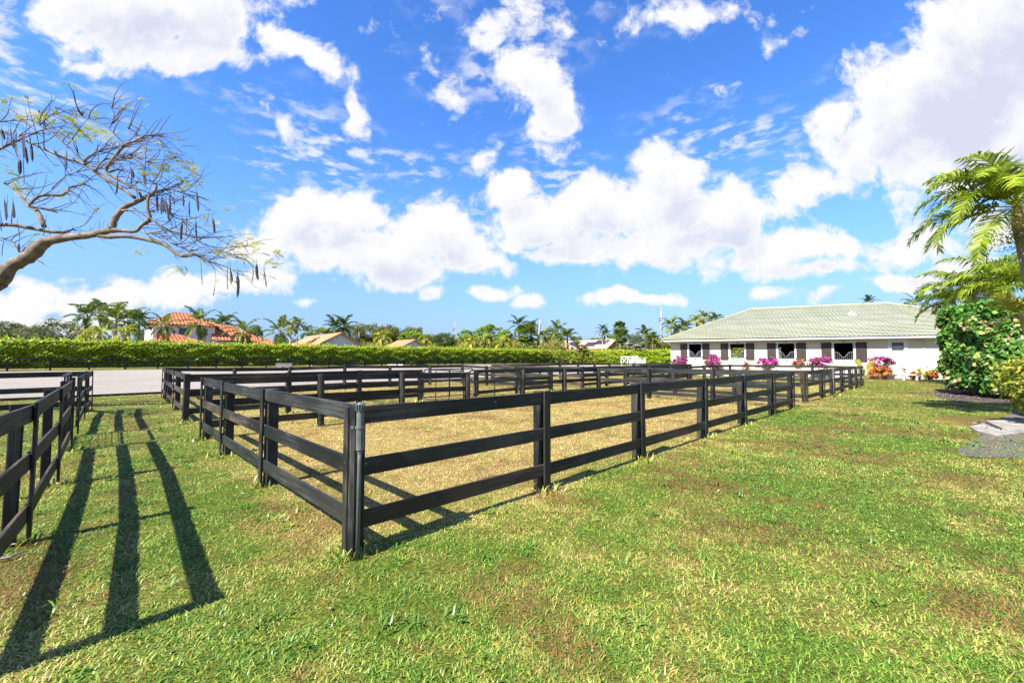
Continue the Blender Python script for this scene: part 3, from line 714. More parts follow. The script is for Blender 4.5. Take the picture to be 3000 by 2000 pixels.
def fan_mesh(name, mat, nf, L, toneb=.4, nseg=16, els=(1.4, -.9)):
    V = []; Q = []; T = []
    for i in range(nf):
        f = (i + .5) / nf; az = i * 2.39996 + random.uniform(-.3, .3); el = els[0] + (els[1] - els[0]) * f + random.uniform(-.15, .15)
        h = np.array([math.cos(az), math.sin(az), 0.0]); side = np.array([-math.sin(az), math.cos(az), 0.0]); up = np.array([0, 0, 1.0])
        t = h * math.cos(el) + up * math.sin(el); nrm = np.cross(side, t); nrm *= (1 if nrm[2] >= 0 else -1)
        c = t * L * .5; rl = L * .55
        def quad(a, b, cc, d, tn):
            k = len(V); V.extend([a, b, cc, d]); Q.append((k, k + 1, k + 2, k + 3)); T.extend([tn] * 4)
        quad(-side * .015 * L, side * .015 * L, c + side * .012 * L, c - side * .012 * L, min(1, toneb + .3))
        for j in range(nseg):
            a = -1.9 + 3.8 * (j + .5) / nseg
            d = t * math.cos(a) + side * math.sin(a) + nrm * .12 * math.cos(a * 3); d /= np.linalg.norm(d)
            pr = np.cross(nrm, d) * rl * .10; Lk = rl * (1 - .12 * abs(a)) * random.uniform(.9, 1.08)
            m = c + d * Lk * .6; e = m + (d + np.array([0, 0, -.45])) * Lk * .4; tn = min(1, max(0, toneb + random.gauss(0, .16)))
            quad(c, m + pr * .9, e, m - pr * .9, tn)
    return np_mesh(name, np.array(V), np.array(Q), mat, np.array(T))
CR = {  # unit crowns, frond length 1
 'royal': [crown_mesh('crown', M['palm'], 14, 1.0, 24, .30, .058, (1.45, -.45), 1.6, .5, .6, .42) for _ in range(2)],
 'coco': [crown_mesh('crown', M['palm'], 17, 1.0, 24, .26, .046, (1.45, -1.15), 1.35, .2, .9, .40) for _ in range(2)],
 'yellow': [crown_mesh('crown', M['palmyellow'], 11, 1.0, 20, .34, .066, (1.4, -.3), 1.9, .5, .6, .45) for _ in range(2)],
 'dark': [crown_mesh('crown', M['palmdark'], 14, 1.0, 22, .30, .062, (1.4, -.6), 1.3, .4, .6, .5) for _ in range(2)],
 'fan': [fan_mesh('crown', M['palm'], 34, 1.0, .42)],
 'silver': [fan_mesh('crown', M['silver'], 26, 1.0, .5, 16, (1.4, -.3))],
}
def palm_trunk(h, r, mat, bulge=.15, lean=(0, 0), shaft=0.0, green=None):
    mb = MB(); k = 9; pts = []; rad = []
    for i in range(k):
        f = i / (k - 1); pts.append((lean[0] * (1 - f) ** 1.6 , lean[1] * (1 - f) ** 1.6, h * f)); rad.append(r * (1 + .35 * (1 - f) ** 4 + bulge * math.sin(math.pi * f)) * (1 - .25 * f) * (1 + .03 * (-1) ** i))
    mb.tube(pts, rad, 9); return mb
PCOUNT = [0]
def palm(kind, x, y, D, Rpx, label, group=None, r=.16, tmat='trunkgrey', name='palm_tree', lean=None, sq=1.0):
    c = pix(x, y, D); z0 = zt(c.x, c.y); h = c.z - z0; Rm = Rpx * px_scale(D)
    g = thing(name, (c.x, c.y, z0), label, 'palm tree', group)
    ln = lean if lean is not None else (random.uniform(-.4, .4), random.uniform(-.3, .3))
    palm_trunk(h, r, M[tmat], lean=ln).build('trunk', M[tmat], g, smooth=True)
    o = obj('crown', CR[kind][PCOUNT[0] % len(CR[kind])], g, (0, 0, h - .05)); PCOUNT[0] += 1
    o.scale = (Rm, Rm, Rm * sq); o.rotation_euler = (random.uniform(-.08, .08), random.uniform(-.08, .08), random.uniform(0, 6.28))
    return g
GP = 'palm trees around the orange roofed house'
palm('dark', 255, 920, 54, 52, 'tall dark palm at the outer side of the royal palm clump, behind hedge', GP)
palm('royal', 338, 933, 50, 62, 'tallest bright royal palm with pale swollen trunk, centre of the clump', GP, .3, 'trunkpale')
palm('dark', 293, 912, 57, 50, 'dark palm top rising behind the brightest royal palm', GP, .22, 'trunkpale')
palm('royal', 378, 932, 53, 52, 'royal palm on the house side of the clump, drooping fronds', GP, .25, 'trunkpale')
palm('dark', 408, 938, 58, 44, 'dark feathery palm between the royal palm clump and the orange roofed house', GP)
palm('yellow', 256, 978, 47, 36, 'low yellow green palm at the outer foot of the royal palm clump', GP, .1)
palm('yellow', 287, 972, 46, 36, 'low light green palm in front of two white trunks in the clump', GP, .1)
palm('yellow', 369, 974, 46, 40, 'low golden palm at the house side foot of the palm clump', GP, .14)
palm('coco', 480, 950, 54, 48, 'grey green coconut palm before the house corner, thin pale trunk', GP, .14, 'trunkpale')
palm('coco', 585, 940, 52, 56, 'tallest coconut palm standing before the middle of the orange tiled house', GP, .16)
palm('coco', 712, 966, 54, 56, 'bushy coconut palm before the long sloping orange roof wing', GP, .17)
palm('coco', 820, 966, 56, 56, 'golden green coconut palm between the orange house and the gabled barn', GP, .2)
palm('royal', 852, 952, 62, 34, 'slim royal palm with pale trunk beside the gabled barn roof end', GP, .12, 'trunkpale')
palm('royal', 872, 946, 64, 30, 'slender second palm just behind the slim royal palm by the barn', GP, .09, 'trunkpale')
palm('dark', 640, 952, 88, 36, 'dark palm crown showing above the orange house ridge end', GP)
palm('dark', 662, 944, 90, 40, 'dark palm crown above the sloping orange roof wing', GP)
GQ = 'palm trees behind the gabled barns'
palm('dark', 903, 972, 84, 32, 'blue green palm behind the ridge of the gabled barn', GQ)
palm('dark', 982, 958, 84, 42, 'large dark palm above the peak of the gabled barn', GQ)
palm('dark', 1008, 952, 86, 42, 'taller twin dark palm above the barn gable', GQ)
palm('yellow', 1122, 984, 74, 34, 'light green palm with rusty skirt between the barn and the small shed', GQ, .15)
palm('yellow', 1250, 992, 76, 30, 'arching palm leaves behind the small orange roofed shed', GQ, .12)
GM = 'palm trees beyond the middle of the hedge'
palm('yellow', 1384, 1000, 82, 30, 'small golden palm beyond the hedge just past the round dark tree', GM, .14)
palm('yellow', 1420, 992, 84, 36, 'golden palm with orange skirt beyond the hedge below the lime tree', GM, .14)
palm('yellow', 1470, 1002, 82, 32, 'golden palm beyond the hedge below the edge of the lime tree', GM, .14)
palm('dark', 1520, 950, 96, 38, 'tall blue green palm beside the leaning pole, highest of its group', GM, .2)
palm('royal', 1557, 958, 98, 34, 'orange tinged palm crown directly beside the leaning utility pole', GM, .2)
palm('fan', 1542, 982, 90, 42, 'broad drooping fan palm in front of the tall blue green palm', GM, .25)
palm('royal', 1592, 984, 97, 36, 'palm whose trunk shows just behind the leaning utility pole', GM, .15)
palm('coco', 1634, 966, 92, 42, 'shaggy palm between the leaning pole and the pink roof', GM, .2)
palm('royal', 1662, 986, 90, 42, 'dark trunked palm in front of the pink roofed house end', GM, .25)
palm('dark', 1765, 964, 86, 22, 'tall thin palm with small crown in front of the solar roof', GM, .08, 'trunkpale', lean=(0, 0))
palm('dark', 1776, 977, 84, 19, 'short thin palm twin beside the tall thin one at the solar roof', GM, .07, 'trunkpale', lean=(0, 0))
palm('fan', 1816, 962, 96, 26, 'round headed cabbage palm above the gable of the pink house', GM, .25)
palm('fan', 1822, 988, 88, 32, 'lower round cabbage palm against the tan gable wall', GM, .28)
palm('silver', 1862, 1010, 84, 40, 'silver blue fan palm above the hedge by the jump stands', GM, .2)
palm('royal', 1888, 980, 92, 36, 'feathery palm between the silver fan palm and the tall pole', GM, .12)
palm('royal', 1912, 992, 84, 34, 'low feathery palm beside the tall utility pole', GM, .12)
GS = 'palms behind the green roofed stable'
for (x, y, D, rr, lb) in ((1966, 950, 84, 36, 'slender palm just past the utility pole by the stable roof corner'), (1990, 966, 84, 32, 'low palm nestled behind the lower corner of the stable roof'), (2006, 956, 63, 34, 'arching palm between two clumps behind the stable roof slope'), (2040, 938, 60, 32, 'palm at the near side of the tall clump above the roof slope'), (2064, 930, 62, 34, 'highest palm of the clump above the stable roof slope'), (2094, 934, 61, 30, 'last palm of the clump above the roof slope, against sky')):
    palm('royal' if x % 4 else 'yellow', x, y, D, rr, lb, GS, .09)
palm('dark', 2545, 884, 72, 26, 'palm tip peeking over the long stable roof ridge', GS)
palm('coco', 2681, 886, 60, 44, 'palm crown over the hip end of the stable roof', GS, .2)
# ------------------------------------------------------------------ broadleaf trees
def crown_leaf(name, mat, n, nclump, leaf, flat_top=1.0, seed=1, cl=.24, hollow=.55):
    rg = np.random.default_rng(seed)
    cc = rg.normal(size=(nclump, 3)); cc /= np.linalg.norm(cc, axis=1)[:, None]; cc *= (rg.uniform(hollow, 1, nclump) ** .6)[:, None] * .84
    cc[:, 2] = np.where(cc[:, 2] < -.35, -.35 + (cc[:, 2] + .35) * .3, cc[:, 2])
    ctone = rg.uniform(-.22, .22, nclump)
    i = rg.integers(0, nclump, n); d = rg.normal(size=(n, 3)); d /= np.linalg.norm(d, axis=1)[:, None]
    cr = rg.uniform(.6, 1.3, nclump) * cl
    c = cc[i] + d * (cr[i] * rg.uniform(.35, 1.05, n) ** .5)[:, None]
    tone = np.clip(.45 + ctone[i] + .2 * rg.normal(size=n), 0, 1)
    nr = d * .6 + np.array([0, 0, .5])
    p, q, t = leaf_quads(c, leaf * rg.uniform(.6, 1.4, n), tone, .3, nr, .65)
    return np_mesh(name, p, q, mat, t)
CL = {
 'oak': [crown_leaf('crown', M['oak'], 5200, 60, .085, 1, s, .22) for s in (1, 2, 3)],
 'grey': [crown_leaf('crown', M['greyleaf'], 5200, 60, .075, 1, s, .22) for s in (4, 5)],
 'dark': [crown_leaf('crown', M['darkleaf'], 5200, 70, .085, 1, s, .22) for s in (6, 7)],
 'lime': [crown_leaf('crown', M['limeleaf'], 4200, 46, .095, 1, s, .2) for s in (8, 9)],
}
TC = [0]
def tree(kind, x, ytop, ybot, rx, D, label, group=None, name='broadleaf_tree', depth=None):
    """crown spans ytop..ybot in the photograph; trunk below"""
    t = pix(x, ytop, D); b = pix(x, ybot, D); z0 = zt(t.x, t.y)
    rz = (t.z - b.z) / 2; cz = (t.z + b.z) / 2; rm = rx * px_scale(D)
    g = thing(name, (t.x, t.y, z0), label, 'tree', group)
    mb = MB(); h = cz - z0
    mb.tube([(0, 0, -.2), (.05 * rm, .02, h * .45), (0, .05, h * .8)], [.08 * rm + .08, .06 * rm + .06, .05 * rm + .04], 8)
    for k in range(6):
        a = k * 1.05 + random.uniform(-.2, .2); e = Vector((math.cos(a) * rm * .6, math.sin(a) * rm * .6, h + rz * random.uniform(.0, .5)))
        mb.tube([(0, .03, h * .7), (e.x * .5, e.y * .5, h * .85 + .1 * e.z), tuple(e)], [.045 * rm, .03 * rm, .012 * rm], 6)
    mb.build('trunk', M['bark'], g, smooth=True)
    o = obj('crown', CL[kind][TC[0] % len(CL[kind])], g, (0, 0, h)); TC[0] += 1
    o.scale = (rm, rm if depth is None else depth, rz); o.rotation_euler = (0, 0, random.choice((0, math.pi)) + random.uniform(-.3, .3))
    return g
GT = 'trees beyond the hedge'
tree('grey', 15, 938, 1015, 70, 74, 'grey green tree mass at the picture edge beyond the hedge', GT)
tree('dark', 78, 944, 1012, 42, 84, 'darker green tree poking up between two grey green trees', GT)
tree('grey', 120, 952, 1018, 52, 72, 'lower grey green tree between the edge tree and the large rounded one', GT)
tree('grey', 192, 932, 1020, 70, 66, 'large rounded grey green tree just before the royal palm clump', GT)
tree('dark', 425, 962, 1025, 26, 80, 'wispy dark conifer like tree between palm clump and house corner', GT)
tree('dark', 738, 945, 1015, 34, 98, 'dark rounded tree behind the bushy coconut palm', GT)
tree('oak', 880, 990, 1020, 30, 92, 'olive brown tree low behind the slim palms by the barn', GT)
tree('lime', 938, 954, 1005, 40, 84, 'flat topped green tree behind the gabled barn ridge', GT)
tree('oak', 1032, 948, 1020, 46, 96, 'olive brown tree beside the barn gable and wire pole', GT)
tree('oak', 1080, 942, 1018, 46, 102, 'tallest olive brown tree of the rounded group past the barn', GT)
tree('oak', 1132, 946, 1018, 46, 100, 'middle olive tree of the rounded group beyond the small shed', GT)
tree('dark', 1168, 952, 1018, 40, 106, 'darker tree in the rounded group behind the small shed', GT)
tree('oak', 1212, 952, 1016, 42, 104, 'last sloping olive tree of the rounded group', GT)
tree('lime', 1207, 962, 1022, 46, 78, 'yellow green tree right behind the small orange roofed shed', GT)
tree('dark', 1304, 971, 1026, 42, 72, 'dense dark round tree beyond the hedge past the small shed', GT)
tree('oak', 1262, 978, 1020, 26, 104, 'thin olive tree between the shed and dense round tree', GT)
tree('lime', 1372, 960, 1012, 36, 98, 'flat yellow green tree beside the bright lime tree', GT)
tree('lime', 1438, 945, 1010, 50, 96, 'brightest tall lime green tree beyond the middle of hedge', GT)
tree('lime', 1478, 958, 1015, 28, 94, 'small lime tree leaning against the brightest lime tree', GT)
tree('grey', 1496, 976, 1015, 20, 110, 'greyish shrub tree between lime tree and tall blue palm', GT)
tree('grey', 1612, 958, 1010, 32, 116, 'greyish tree top behind the leaning utility pole', GT)
tree('oak', 1690, 982, 1018, 26, 118, 'thin brownish tree behind the pink roof edge', GT)
tree('dark', 1702, 1008, 1026, 22, 84, 'small dark bushy tree in front of the solar roof', GT)
tree('oak', 1745, 988, 1020, 30, 122, 'distant olive tree line piece above the solar roof', GT)
tree('lime', 1800, 976, 1018, 34, 112, 'light green tree behind the cabbage palms', GT)
tree('lime', 1862, 982, 1022, 44, 104, 'light green tree behind the silver fan palm', GT)
tree('dark', 1905, 986, 1026, 40, 100, 'green tree mass behind the tall utility pole', GT)
tree('lime', 1950, 990, 1030, 36, 88, 'bright tree filling the gap between hedge and stable corner', GT)
tree('dark', 2000, 965, 1040, 60, 72, 'dark tree behind the stable seen through its stall windows', GT)
tree('lime', 2100, 975, 1050, 60, 66, 'light tree behind the stable visible through the second stall window', GT)
# continuous low woodland behind all of it
def woodland():
    n = 60000; x = RNG.uniform(-140, 75, n); y = 116 + RNG.uniform(-6, 30, n) + 6 * np.sin(x * .07)
    hmax = 6.2 + 1.3 * fnoise(x * .18, y * .05) + 1.2 * fnoise(x * .6, y * .1)
    z = hmax * RNG.uniform(0, 1, n) ** .6
    c = np.stack([x, y, terr(x, y) + z], -1)
    tone = np.clip(.45 + .22 * RNG.normal(size=n) + .2 * fnoise(x * .25, z), 0, 1)
    p, q, t = leaf_quads(c, RNG.uniform(.4, .9, n), tone, .3, np.array([[0, -.6, .6]]), .7)
    tag(obj('woodland_foliage', np_mesh('woodland_foliage', p, q, M['woodleaf'], t)), 'low mixed woodland behind the houses and palms', 'woodland', kind='stuff')
    n = 26000; x = RNG.uniform(-36, 36, n); y = 84 + RNG.uniform(-1, 12, n)
    gap = (x > 12) & (x < 28); hmax = np.where(gap, 2.6, 4.3) + 1.0 * fnoise(x * .5, y * .05) + .7 * fnoise(x * 1.7, y * .1)
    z = hmax * RNG.uniform(0, 1, n) ** .6
    c = np.stack([x, y, terr(x, y) + z], -1); tone = np.clip(.55 + .25 * RNG.normal(size=n) + .25 * fnoise(x * .6, z), 0, 1)
    p, q, t = leaf_quads(c, RNG.uniform(.3, .75, n), tone, .3, np.array([[0, -.6, .6]]), .3)
    tag(obj('thicket_foliage', np_mesh('thicket_foliage', p, q, M['woodleaf'], t)), 'brown and yellow palm thicket beyond the hedge', 'thicket', kind='stuff')
woodland()
# ------------------------------------------------------------------ tiled roofs
def tiled(mb, e0, e1, r0, r1, course=.36, wave=.31, amp=.035, step=.03, sub=4):
    """tiled roof plane: eave e0-e1, ridge r0-r1"""
    e0, e1, r0, r1 = (np.array(v, float) for v in (e0, e1, r0, r1))
    w = e1 - e0; L = np.linalg.norm(w); wd = w / L
    up = (r0 + r1) / 2 - (e0 + e1) / 2; up -= wd * up.dot(wd); SL = np.linalg.norm(up); ud = up / SL
    nr = np.cross(wd, ud); nr *= 1 if nr[2] > 0 else -1
    nc = max(2, int(round(SL / course)))
    for i in range(nc):
        s0 = i / nc; s1 = min(1, (i + 1) / nc + .10 / nc)
        a0 = e0 + (r0 - e0) * s0; a1 = e1 + (r1 - e1) * s0; b0 = e0 + (r0 - e0) * s1; b1 = e1 + (r1 - e1) * s1
        xa0, xa1 = (a0 - e0).dot(wd), (a1 - e0).dot(wd); xb0, xb1 = (b0 - e0).dot(wd), (b1 - e0).dot(wd)
        lo = min(xa0, xb0); hi = max(xa1, xb1); k = max(2, int((hi - lo) / wave * sub))
        low = []; top = []
        for j in range(k + 1):
            x = lo + (hi - lo) * j / k
            ph = math.sin(2 * math.pi * x / wave); o = amp * (max(ph, -.35))
            xl = min(max(x, xa0), xa1); xt = min(max(x, xb0), xb1)
            low.append(e0 + wd * xl + ud * SL * s0 + nr * (o + step)); top.append(e0 + wd * xt + ud * SL * s1 + nr * o)
        vs = low + top; m = k + 1
        mb.add(vs, [(j, j + 1, m + j + 1, m + j) for j in range(k)])
def ridge_caps(mb, a, b, r=.11):
    a = Vector(a); b = Vector(b); L = (b - a).length; k = max(1, int(L / .4))
    for i in range(k):
        p = a.lerp(b, i / k); q = a.lerp(b, (i + 1.1) / k); mb.tube([p, q], [r, r * .86], 8)
def hip_roof(parent, name, x0, x1, y0, y1, ze, zr, mat, ra=None, rb=None, ry=None, **kw):
    """hip roof on a local rectangle; ridge along x between ra and rb"""
    ry = (y0 + y1) / 2 if ry is None else ry; hw = (y1 - y0) / 2
    ra = x0 + hw if ra is None else ra; rb = x1 - hw if rb is None else rb
    A, B, C, D_ = (x0, y0, ze), (x1, y0, ze), (x1, y1, ze), (x0, y1, ze); P, Q_ = (ra, ry, zr), (rb, ry, zr)
    mb = MB(); tiled(mb, A, B, P, Q_, **kw); tiled(mb, C, D_, Q_, P, **kw); tiled(mb, D_, A, P, P, **kw); tiled(mb, B, C, Q_, Q_, **kw)
    for a, b in ((A, P), (D_, P), (B, Q_), (C, Q_), (P, Q_)):
        ridge_caps(mb, a, b, kw.get('cap', .12) if False else .11)
    mb.add([A, B, C, D_], [(3, 2, 1, 0)])
    return mb.build(name, mat, parent)
# ------------------------------------------------------------------ stable
Ec = Vector((14.1, 37.5, 0)); BA = Vector((.911, -.411, 0)).normalized(); BN = Vector((-BA.y, BA.x, 0))
OV = .6
W0 = Ec + BA * OV + BN * OV; BZ = .08; W0.z = BZ
stable = thing('stable_building', W0, 'cream stable with pale green tiled hip roof and dark shuttered stall windows', 'stable', rz=math.atan2(BA.y, BA.x))
def wt(x):  # pixel column -> distance along the front wall
    r = (x - 1500) / FP; return (r * W0.y - W0.x) / (BA.x - r * BA.y)
def wz(x, y):
    t = wt(x); p = W0 + BA * t; return pix(x, y, p.y).z - BZ
BL = 25.9; BD = 15.0; SZ = 3.02
wins = []
for (x0, x1, yt, yb) in ((2019, 2054, 1008, 1047.5), (2139.6, 2181, 1007, 1049.3), (2279.5, 2327.7, 1006, 1051.8), (2443, 2500.6, 1004.8, 1054.5)):
    wins.append((wt(x0), wt(x1), wz(x0, yb), wz(x0, yt)))
sw = (wt(2612), wt(2648), wz(2630, 1027), wz(2630, 1002.5))
wins_all = wins + [sw]
TW = .2
mb = MB(); cur = 0.0
for (a, b, z0, z1) in wins_all:
    mb.span((cur, 0, -.2), (a, TW, SZ)); mb.span((a, 0, -.2), (b, TW, z0)); mb.span((a, 0, z1), (b, TW, SZ)); cur = b
mb.span((cur, 0, -.2), (BL, TW, SZ))
mb.span((0, TW, -.2), (TW, BD, SZ)); mb.span((BL - TW, TW, -.2), (BL, BD, SZ))
# rear wall with stall openings
cur = TW
rear = [(6.0, 7.6), (9.3, 11.2), (14.6, 15.8), (19.5, 21.0)]
for a, b in rear:
    mb.span((cur, BD - TW, -.2), (a, BD, SZ)); mb.span((a, BD - TW, -.2), (b, BD, .9)); mb.span((a, BD - TW, 2.75), (b, BD, SZ)); cur = b
mb.span((cur, BD - TW, -.2), (BL - TW, BD, SZ))
mb.build('wall', M['wall'], stable)
mb = MB(); mb.span((TW, TW, -.15), (BL - TW, BD - TW, -.02)); mb.build('stable_floor', M['dark'], stable)
mb = MB(); mb.span((TW, TW, SZ - .02), (BL - TW, BD - TW, SZ - .005)); mb.build('inner_ceiling', M['dark'], stable)
mb = MB()
for t in (4.4, 8.1, 12.0, 16.4): mb.span((t, TW + .002, -.02), (t + .12, 4.2, 2.4))
mb.span((11.5, 5.0, -.02), (BL - .5, 5.12, 2.9)); mb.build('stall_partition', M['stall'], stable)
mb = MB()
for t in (5.9, 9.3): 
    for k in range(12): mb.tube([(t + k * .16, BD - 3.0, .0), (t + k * .16, BD - 3.0, 2.2 + .35 * math.sin(k * .28))], .016, 6)
    mb.box((t + .88, BD - 3.0, 1.2), (1.8, .04, .05)); mb.bar((t, BD - 3, 1.3), (t + 1.76, BD - 3, 2.3), .03, .03); mb.bar((t + 1.76, BD - 3, 1.3), (t, BD - 3, 2.3), .03, .03)
mb.build('aisle_grille', M['tube'], stable)
mb = MB(); mb.span((-OV + .04, -OV + .04, SZ), (BL + OV - .04, BD + OV - .04, SZ + .05)); mb.build('soffit', M['white'], stable)
def gutter(mb, x0, x1, y):
    prof = [(y + .03, SZ - .03), (y - .09, SZ - .01), (y - .13, SZ + .10), (y - .11, SZ + .12), (y + .03, SZ + .14)]
    mb.prism([(p[0], p[1]) for p in prof], 0, x0, x1)
mb = MB(); gutter(mb, -OV - .02, BL + OV + .02, -OV); mb.span((-OV - .02, -OV + .03, SZ - .03), (-OV + .03, BD + OV, SZ + .14)); mb.span((BL + OV - .03, -OV + .03, SZ - .03), (BL + OV + .02, BD + OV, SZ + .14))
mb.build('gutter', M['white'], stable)
rise_r = 8.1
roof = hip_roof(stable, 'roof', -OV - .1, BL + OV + .1, -OV - .1, BD + OV + .1, SZ + .19, 6.66 - BZ, M['roofgreen'], course=.33, wave=.30, amp=.015, step=.046, sub=8)
# roof vent pipe (hangs on the roof: a part)
vt = wt(2590) ; mb = MB()
vy = 4.6; vzr = SZ + .19 + (6.66 - BZ - SZ - .19) * (vy + OV) / 8.2
mb.tube([(vt - .6, vy, vzr - .1), (vt - .6, vy, vzr + .38)], .06, 10); mb.box((vt - .6, vy - .05, vzr + .06), (.5, .5, .05), Matrix.Rotation(R(22), 3, 'X')); mb.build('roof_vent', M['white'], roof)
def stall_window(a, b, z0, z1, xs):
    fr = .17 * (b - a) / 1.3 + .03
    f = MB()
    f.span((a - fr, -.035, z0 - fr), (a, .06, z1 + fr)); f.span((b, -.035, z0 - fr), (b + fr, .06, z1 + fr))
    f.span((a, -.033, z1), (b, .06, z1 + fr)); f.span((a, -.033, z0 - fr), (b, .06, z0))
    w = f.build('window_frame', M['white'], stable)
    h = MB()
    for zz in (z1 + fr * .55, z0 - fr * .55): h.box(((a + b) / 2, -.05, zz), (.16, .03, .04))
    h.build('catch', M['trimblue'], w)
    # yoke guard
    g = MB(); c = (a + b) / 2; wd = (b - a); zt_ = z0 + (z1 - z0) * .46; zb = z0 + (z1 - z0) * .16; pts = []
    for i in range(25):
        s = i / 24; x = a + wd * s; u = abs(s - .5) / .5
        d = 1.0 if u > .66 else (.5 - .5 * math.cos(math.pi * u / .66))
        pts.append((x, .07, zb + (zt_ - zb) * d))
    g.tube(pts, .022, 6); g.bar((a, .07, z0 + .06), (b, .07, z0 + .06), .03, .03)
    nb = 10
    for i in range(1, nb):
        s = i / nb; u = abs(s - .5) / .5; d = 1.0 if u > .66 else (.5 - .5 * math.cos(math.pi * u / .66))
        g.bar((a + wd * s, .07, z0 + .06), (a + wd * s, .07, zb + (zt_ - zb) * d), .016, .016)
    g.build('yoke_guard', M['galv'], stable)
    for (s0, s1) in xs:
        t0, t1 = wt(s0), wt(s1); zz0 = z0 - .12; zz1 = z1 + .04
        sh = MB(); k = 7
        for i in range(k):
            u0 = t0 + .05 + (t1 - t0 - .1) * i / k; u1 = t0 + .05 + (t1 - t0 - .1) * (i + 1) / k
            sh.span((u0 + .006, -.055, zz0 + .05), (u1 - .006, -.004, zz1 - .05))
        so = sh.build('shutter', M['shutter'], stable)
        fm = MB(); fm.span((t0, -.06, zz0), (t0 + .05, -.002, zz1)); fm.span((t1 - .05, -.06, zz0), (t1, -.002, zz1)); fm.span((t0 + .05, -.06, zz1 - .05), (t1 - .05, -.002, zz1)); fm.span((t0 + .05, -.06, zz0), (t1 - .05, -.002, zz0 + .05))
        fm.span((t0 + .05, -.049, zz0 + .06), (t1 - .05, -.01, zz1 - .06))
        fm.build('shutter_frame', M['trimblue'], so)
        hg = MB(); tt = t1 if t1 < a else t0
        for zz in (zz0 + .18, zz1 - .18): hg.box((tt, -.07, zz), (.14, .03, .06))
        hg.build('hinge', M['trimblue'], so)
stall_window(*wins[0], ((1993.4, 2013), (2057.4, 2078.6)))
stall_window(*wins[1], ((2111.3, 2133.6), (2185.1, 2209.5)))
stall_window(*wins[2], ((2247.3, 2273), (2332.4, 2360.7)))
stall_window(*wins[3], ((2406, 2435.7), (2506.5, 2539.3)))
a, b, z0, z1 = sw; fr = .24
mb = MB(); mb.span((a - fr, -.03, z0 - fr), (a, .08, z1 + fr)); mb.span((b, -.03, z0 - fr), (b + fr, .08, z1 + fr)); mb.span((a, -.028, z1), (b, .08, z1 + fr)); mb.span((a, -.028, z0 - fr), (b, .08, z0)); mb.span((a, .05, (z0 + z1) / 2 - .025), (b, .09, (z0 + z1) / 2 + .025))
wf = mb.build('window_frame', M['white'], stable)
mb = MB(); mb.span((a, .10, (z0 + z1) / 2), (b, .11, z1)); mb.build('pane', M['glass'], wf)
mb = MB(); mb.span((a, .115, z0), (b, .125, (z0 + z1) / 2)); mb.build('pane', M['screen'], wf)
mb = MB(); dpx = wt(2706); mb.tube([(dpx, -.05, .3), (dpx, -.05, SZ - .02)], .022, 8); mb.box((dpx + .12, -.03, 1.0), (.2, .08, .3)); mb.build('conduit', M['wall'], stable)
# ------------------------------------------------------------------ houses beyond the hedge
def frame_thing(name, px, D, az, label, cat):
    p = pix(px, 1049, D); d = Vector((math.sin(az), math.cos(az), 0)); z = zt(p.x, p.y)
    return thing(name, (p.x, p.y, z), label, cat, rz=math.atan2(d.y, d.x)), z
# house A : two storeys, orange tiles
hA, zA = frame_thing('villa', 445, 72, R(40), 'white two storey villa with orange tiled hip roofs behind palms', 'house')
mb = MB(); mb.span((0, 0, 0), (9.2, 8, 7.3)); mb.span((9.2, -1.2, 0), (17.2, 7, 4.5)); mb.span((-.2, -4.3, 0), (5.6, 0, 4.0)); mb.build('wall', M['wallw'], hA)
kwA = dict(course=.55, wave=.55, amp=.075, step=.05)
hip_roof(hA, 'roof', -.9, 10.1, -.9, 8.9, 7.35, 9.9, M['rooforange'], 3.6, 6.2, **kwA)
hip_roof(hA, 'roof', -.9, 6.3, -5.1, 2.0, 4.0, 5.45, M['rooforange'], 2.3, 3.2, ry=-1.2, **kwA)
hip_roof(hA, 'roof', 8.4, 18.2, -2.0, 8.0, 4.6, 7.9, M['rooforange'], 9.5, 12.6, ry=3.0, **kwA)
for (u0, u1, z0, z1) in ((3.6, 5.4, 5.5, 6.8), (6.8, 8.0, 5.5, 6.8), (1.0, 2.2, 5.6, 6.8)):
    mb = MB(); mb.span((u0, -.06, z0), (u1, -.01, z1)); w = mb.build('window', M['glass'], hA)
    mb = MB(); mb.span((u0 - .1, -.08, z0 - .1), (u0, -.002, z1 + .1)); mb.span((u1, -.08, z0 - .1), (u1 + .1, -.002, z1 + .1)); mb.span((u0, -.08, z1), (u1, -.002, z1 + .1)); mb.span((u0, -.08, z0 - .1), (u1, -.002, z0)); mb.build('frame', M['white'], w)
mb = MB(); mb.span((2.0, -4.36, 2.2), (3.6, -4.31, 3.6)); mb.build('window', M['glass'], hA)
mb = MB(); mb.span((10.0, -1.27, .3), (11.4, -1.21, 3.6)); mb.build('window', M['glass'], hA)
mb = MB(); mb.span((12.6, -1.27, .3), (15.6, -1.21, 3.4)); mb.build('window', M['brownwall'], hA)
mb = MB(); mb.span((6.0, -1.5, 3.9), (9.1, -.02, 4.05)); mb.span((6.0, -1.5, 4.95), (9.1, -1.42, 5.05))
for k in range(22): mb.box((6.05 + k * .143, -1.46, 4.5), (.04, .04, .9))
mb.build('balcony', M['white'], hA)
mb = MB(); mb.tube([(11.9, -1.6, 0), (11.9, -1.6, 4.0)], .18, 10); mb.box((11.9, -1.6, 4.1), (.6, .6, .3)); mb.box((9.0, -1.46, 4.55), (.5, .4, 1.3)); mb.build('column', M['white'], hA)
pv, zp = frame_thing('garden_pavilion', 752, 70, R(60), 'small open pavilion with orange tiled roof beside the villa', 'pavilion')
hip_roof(pv, 'roof', -.6, 3.6, -.6, 3.4, 4.0 - zp, 5.0 - zp, M['rooforange'], 1.3, 1.7, **kwA)
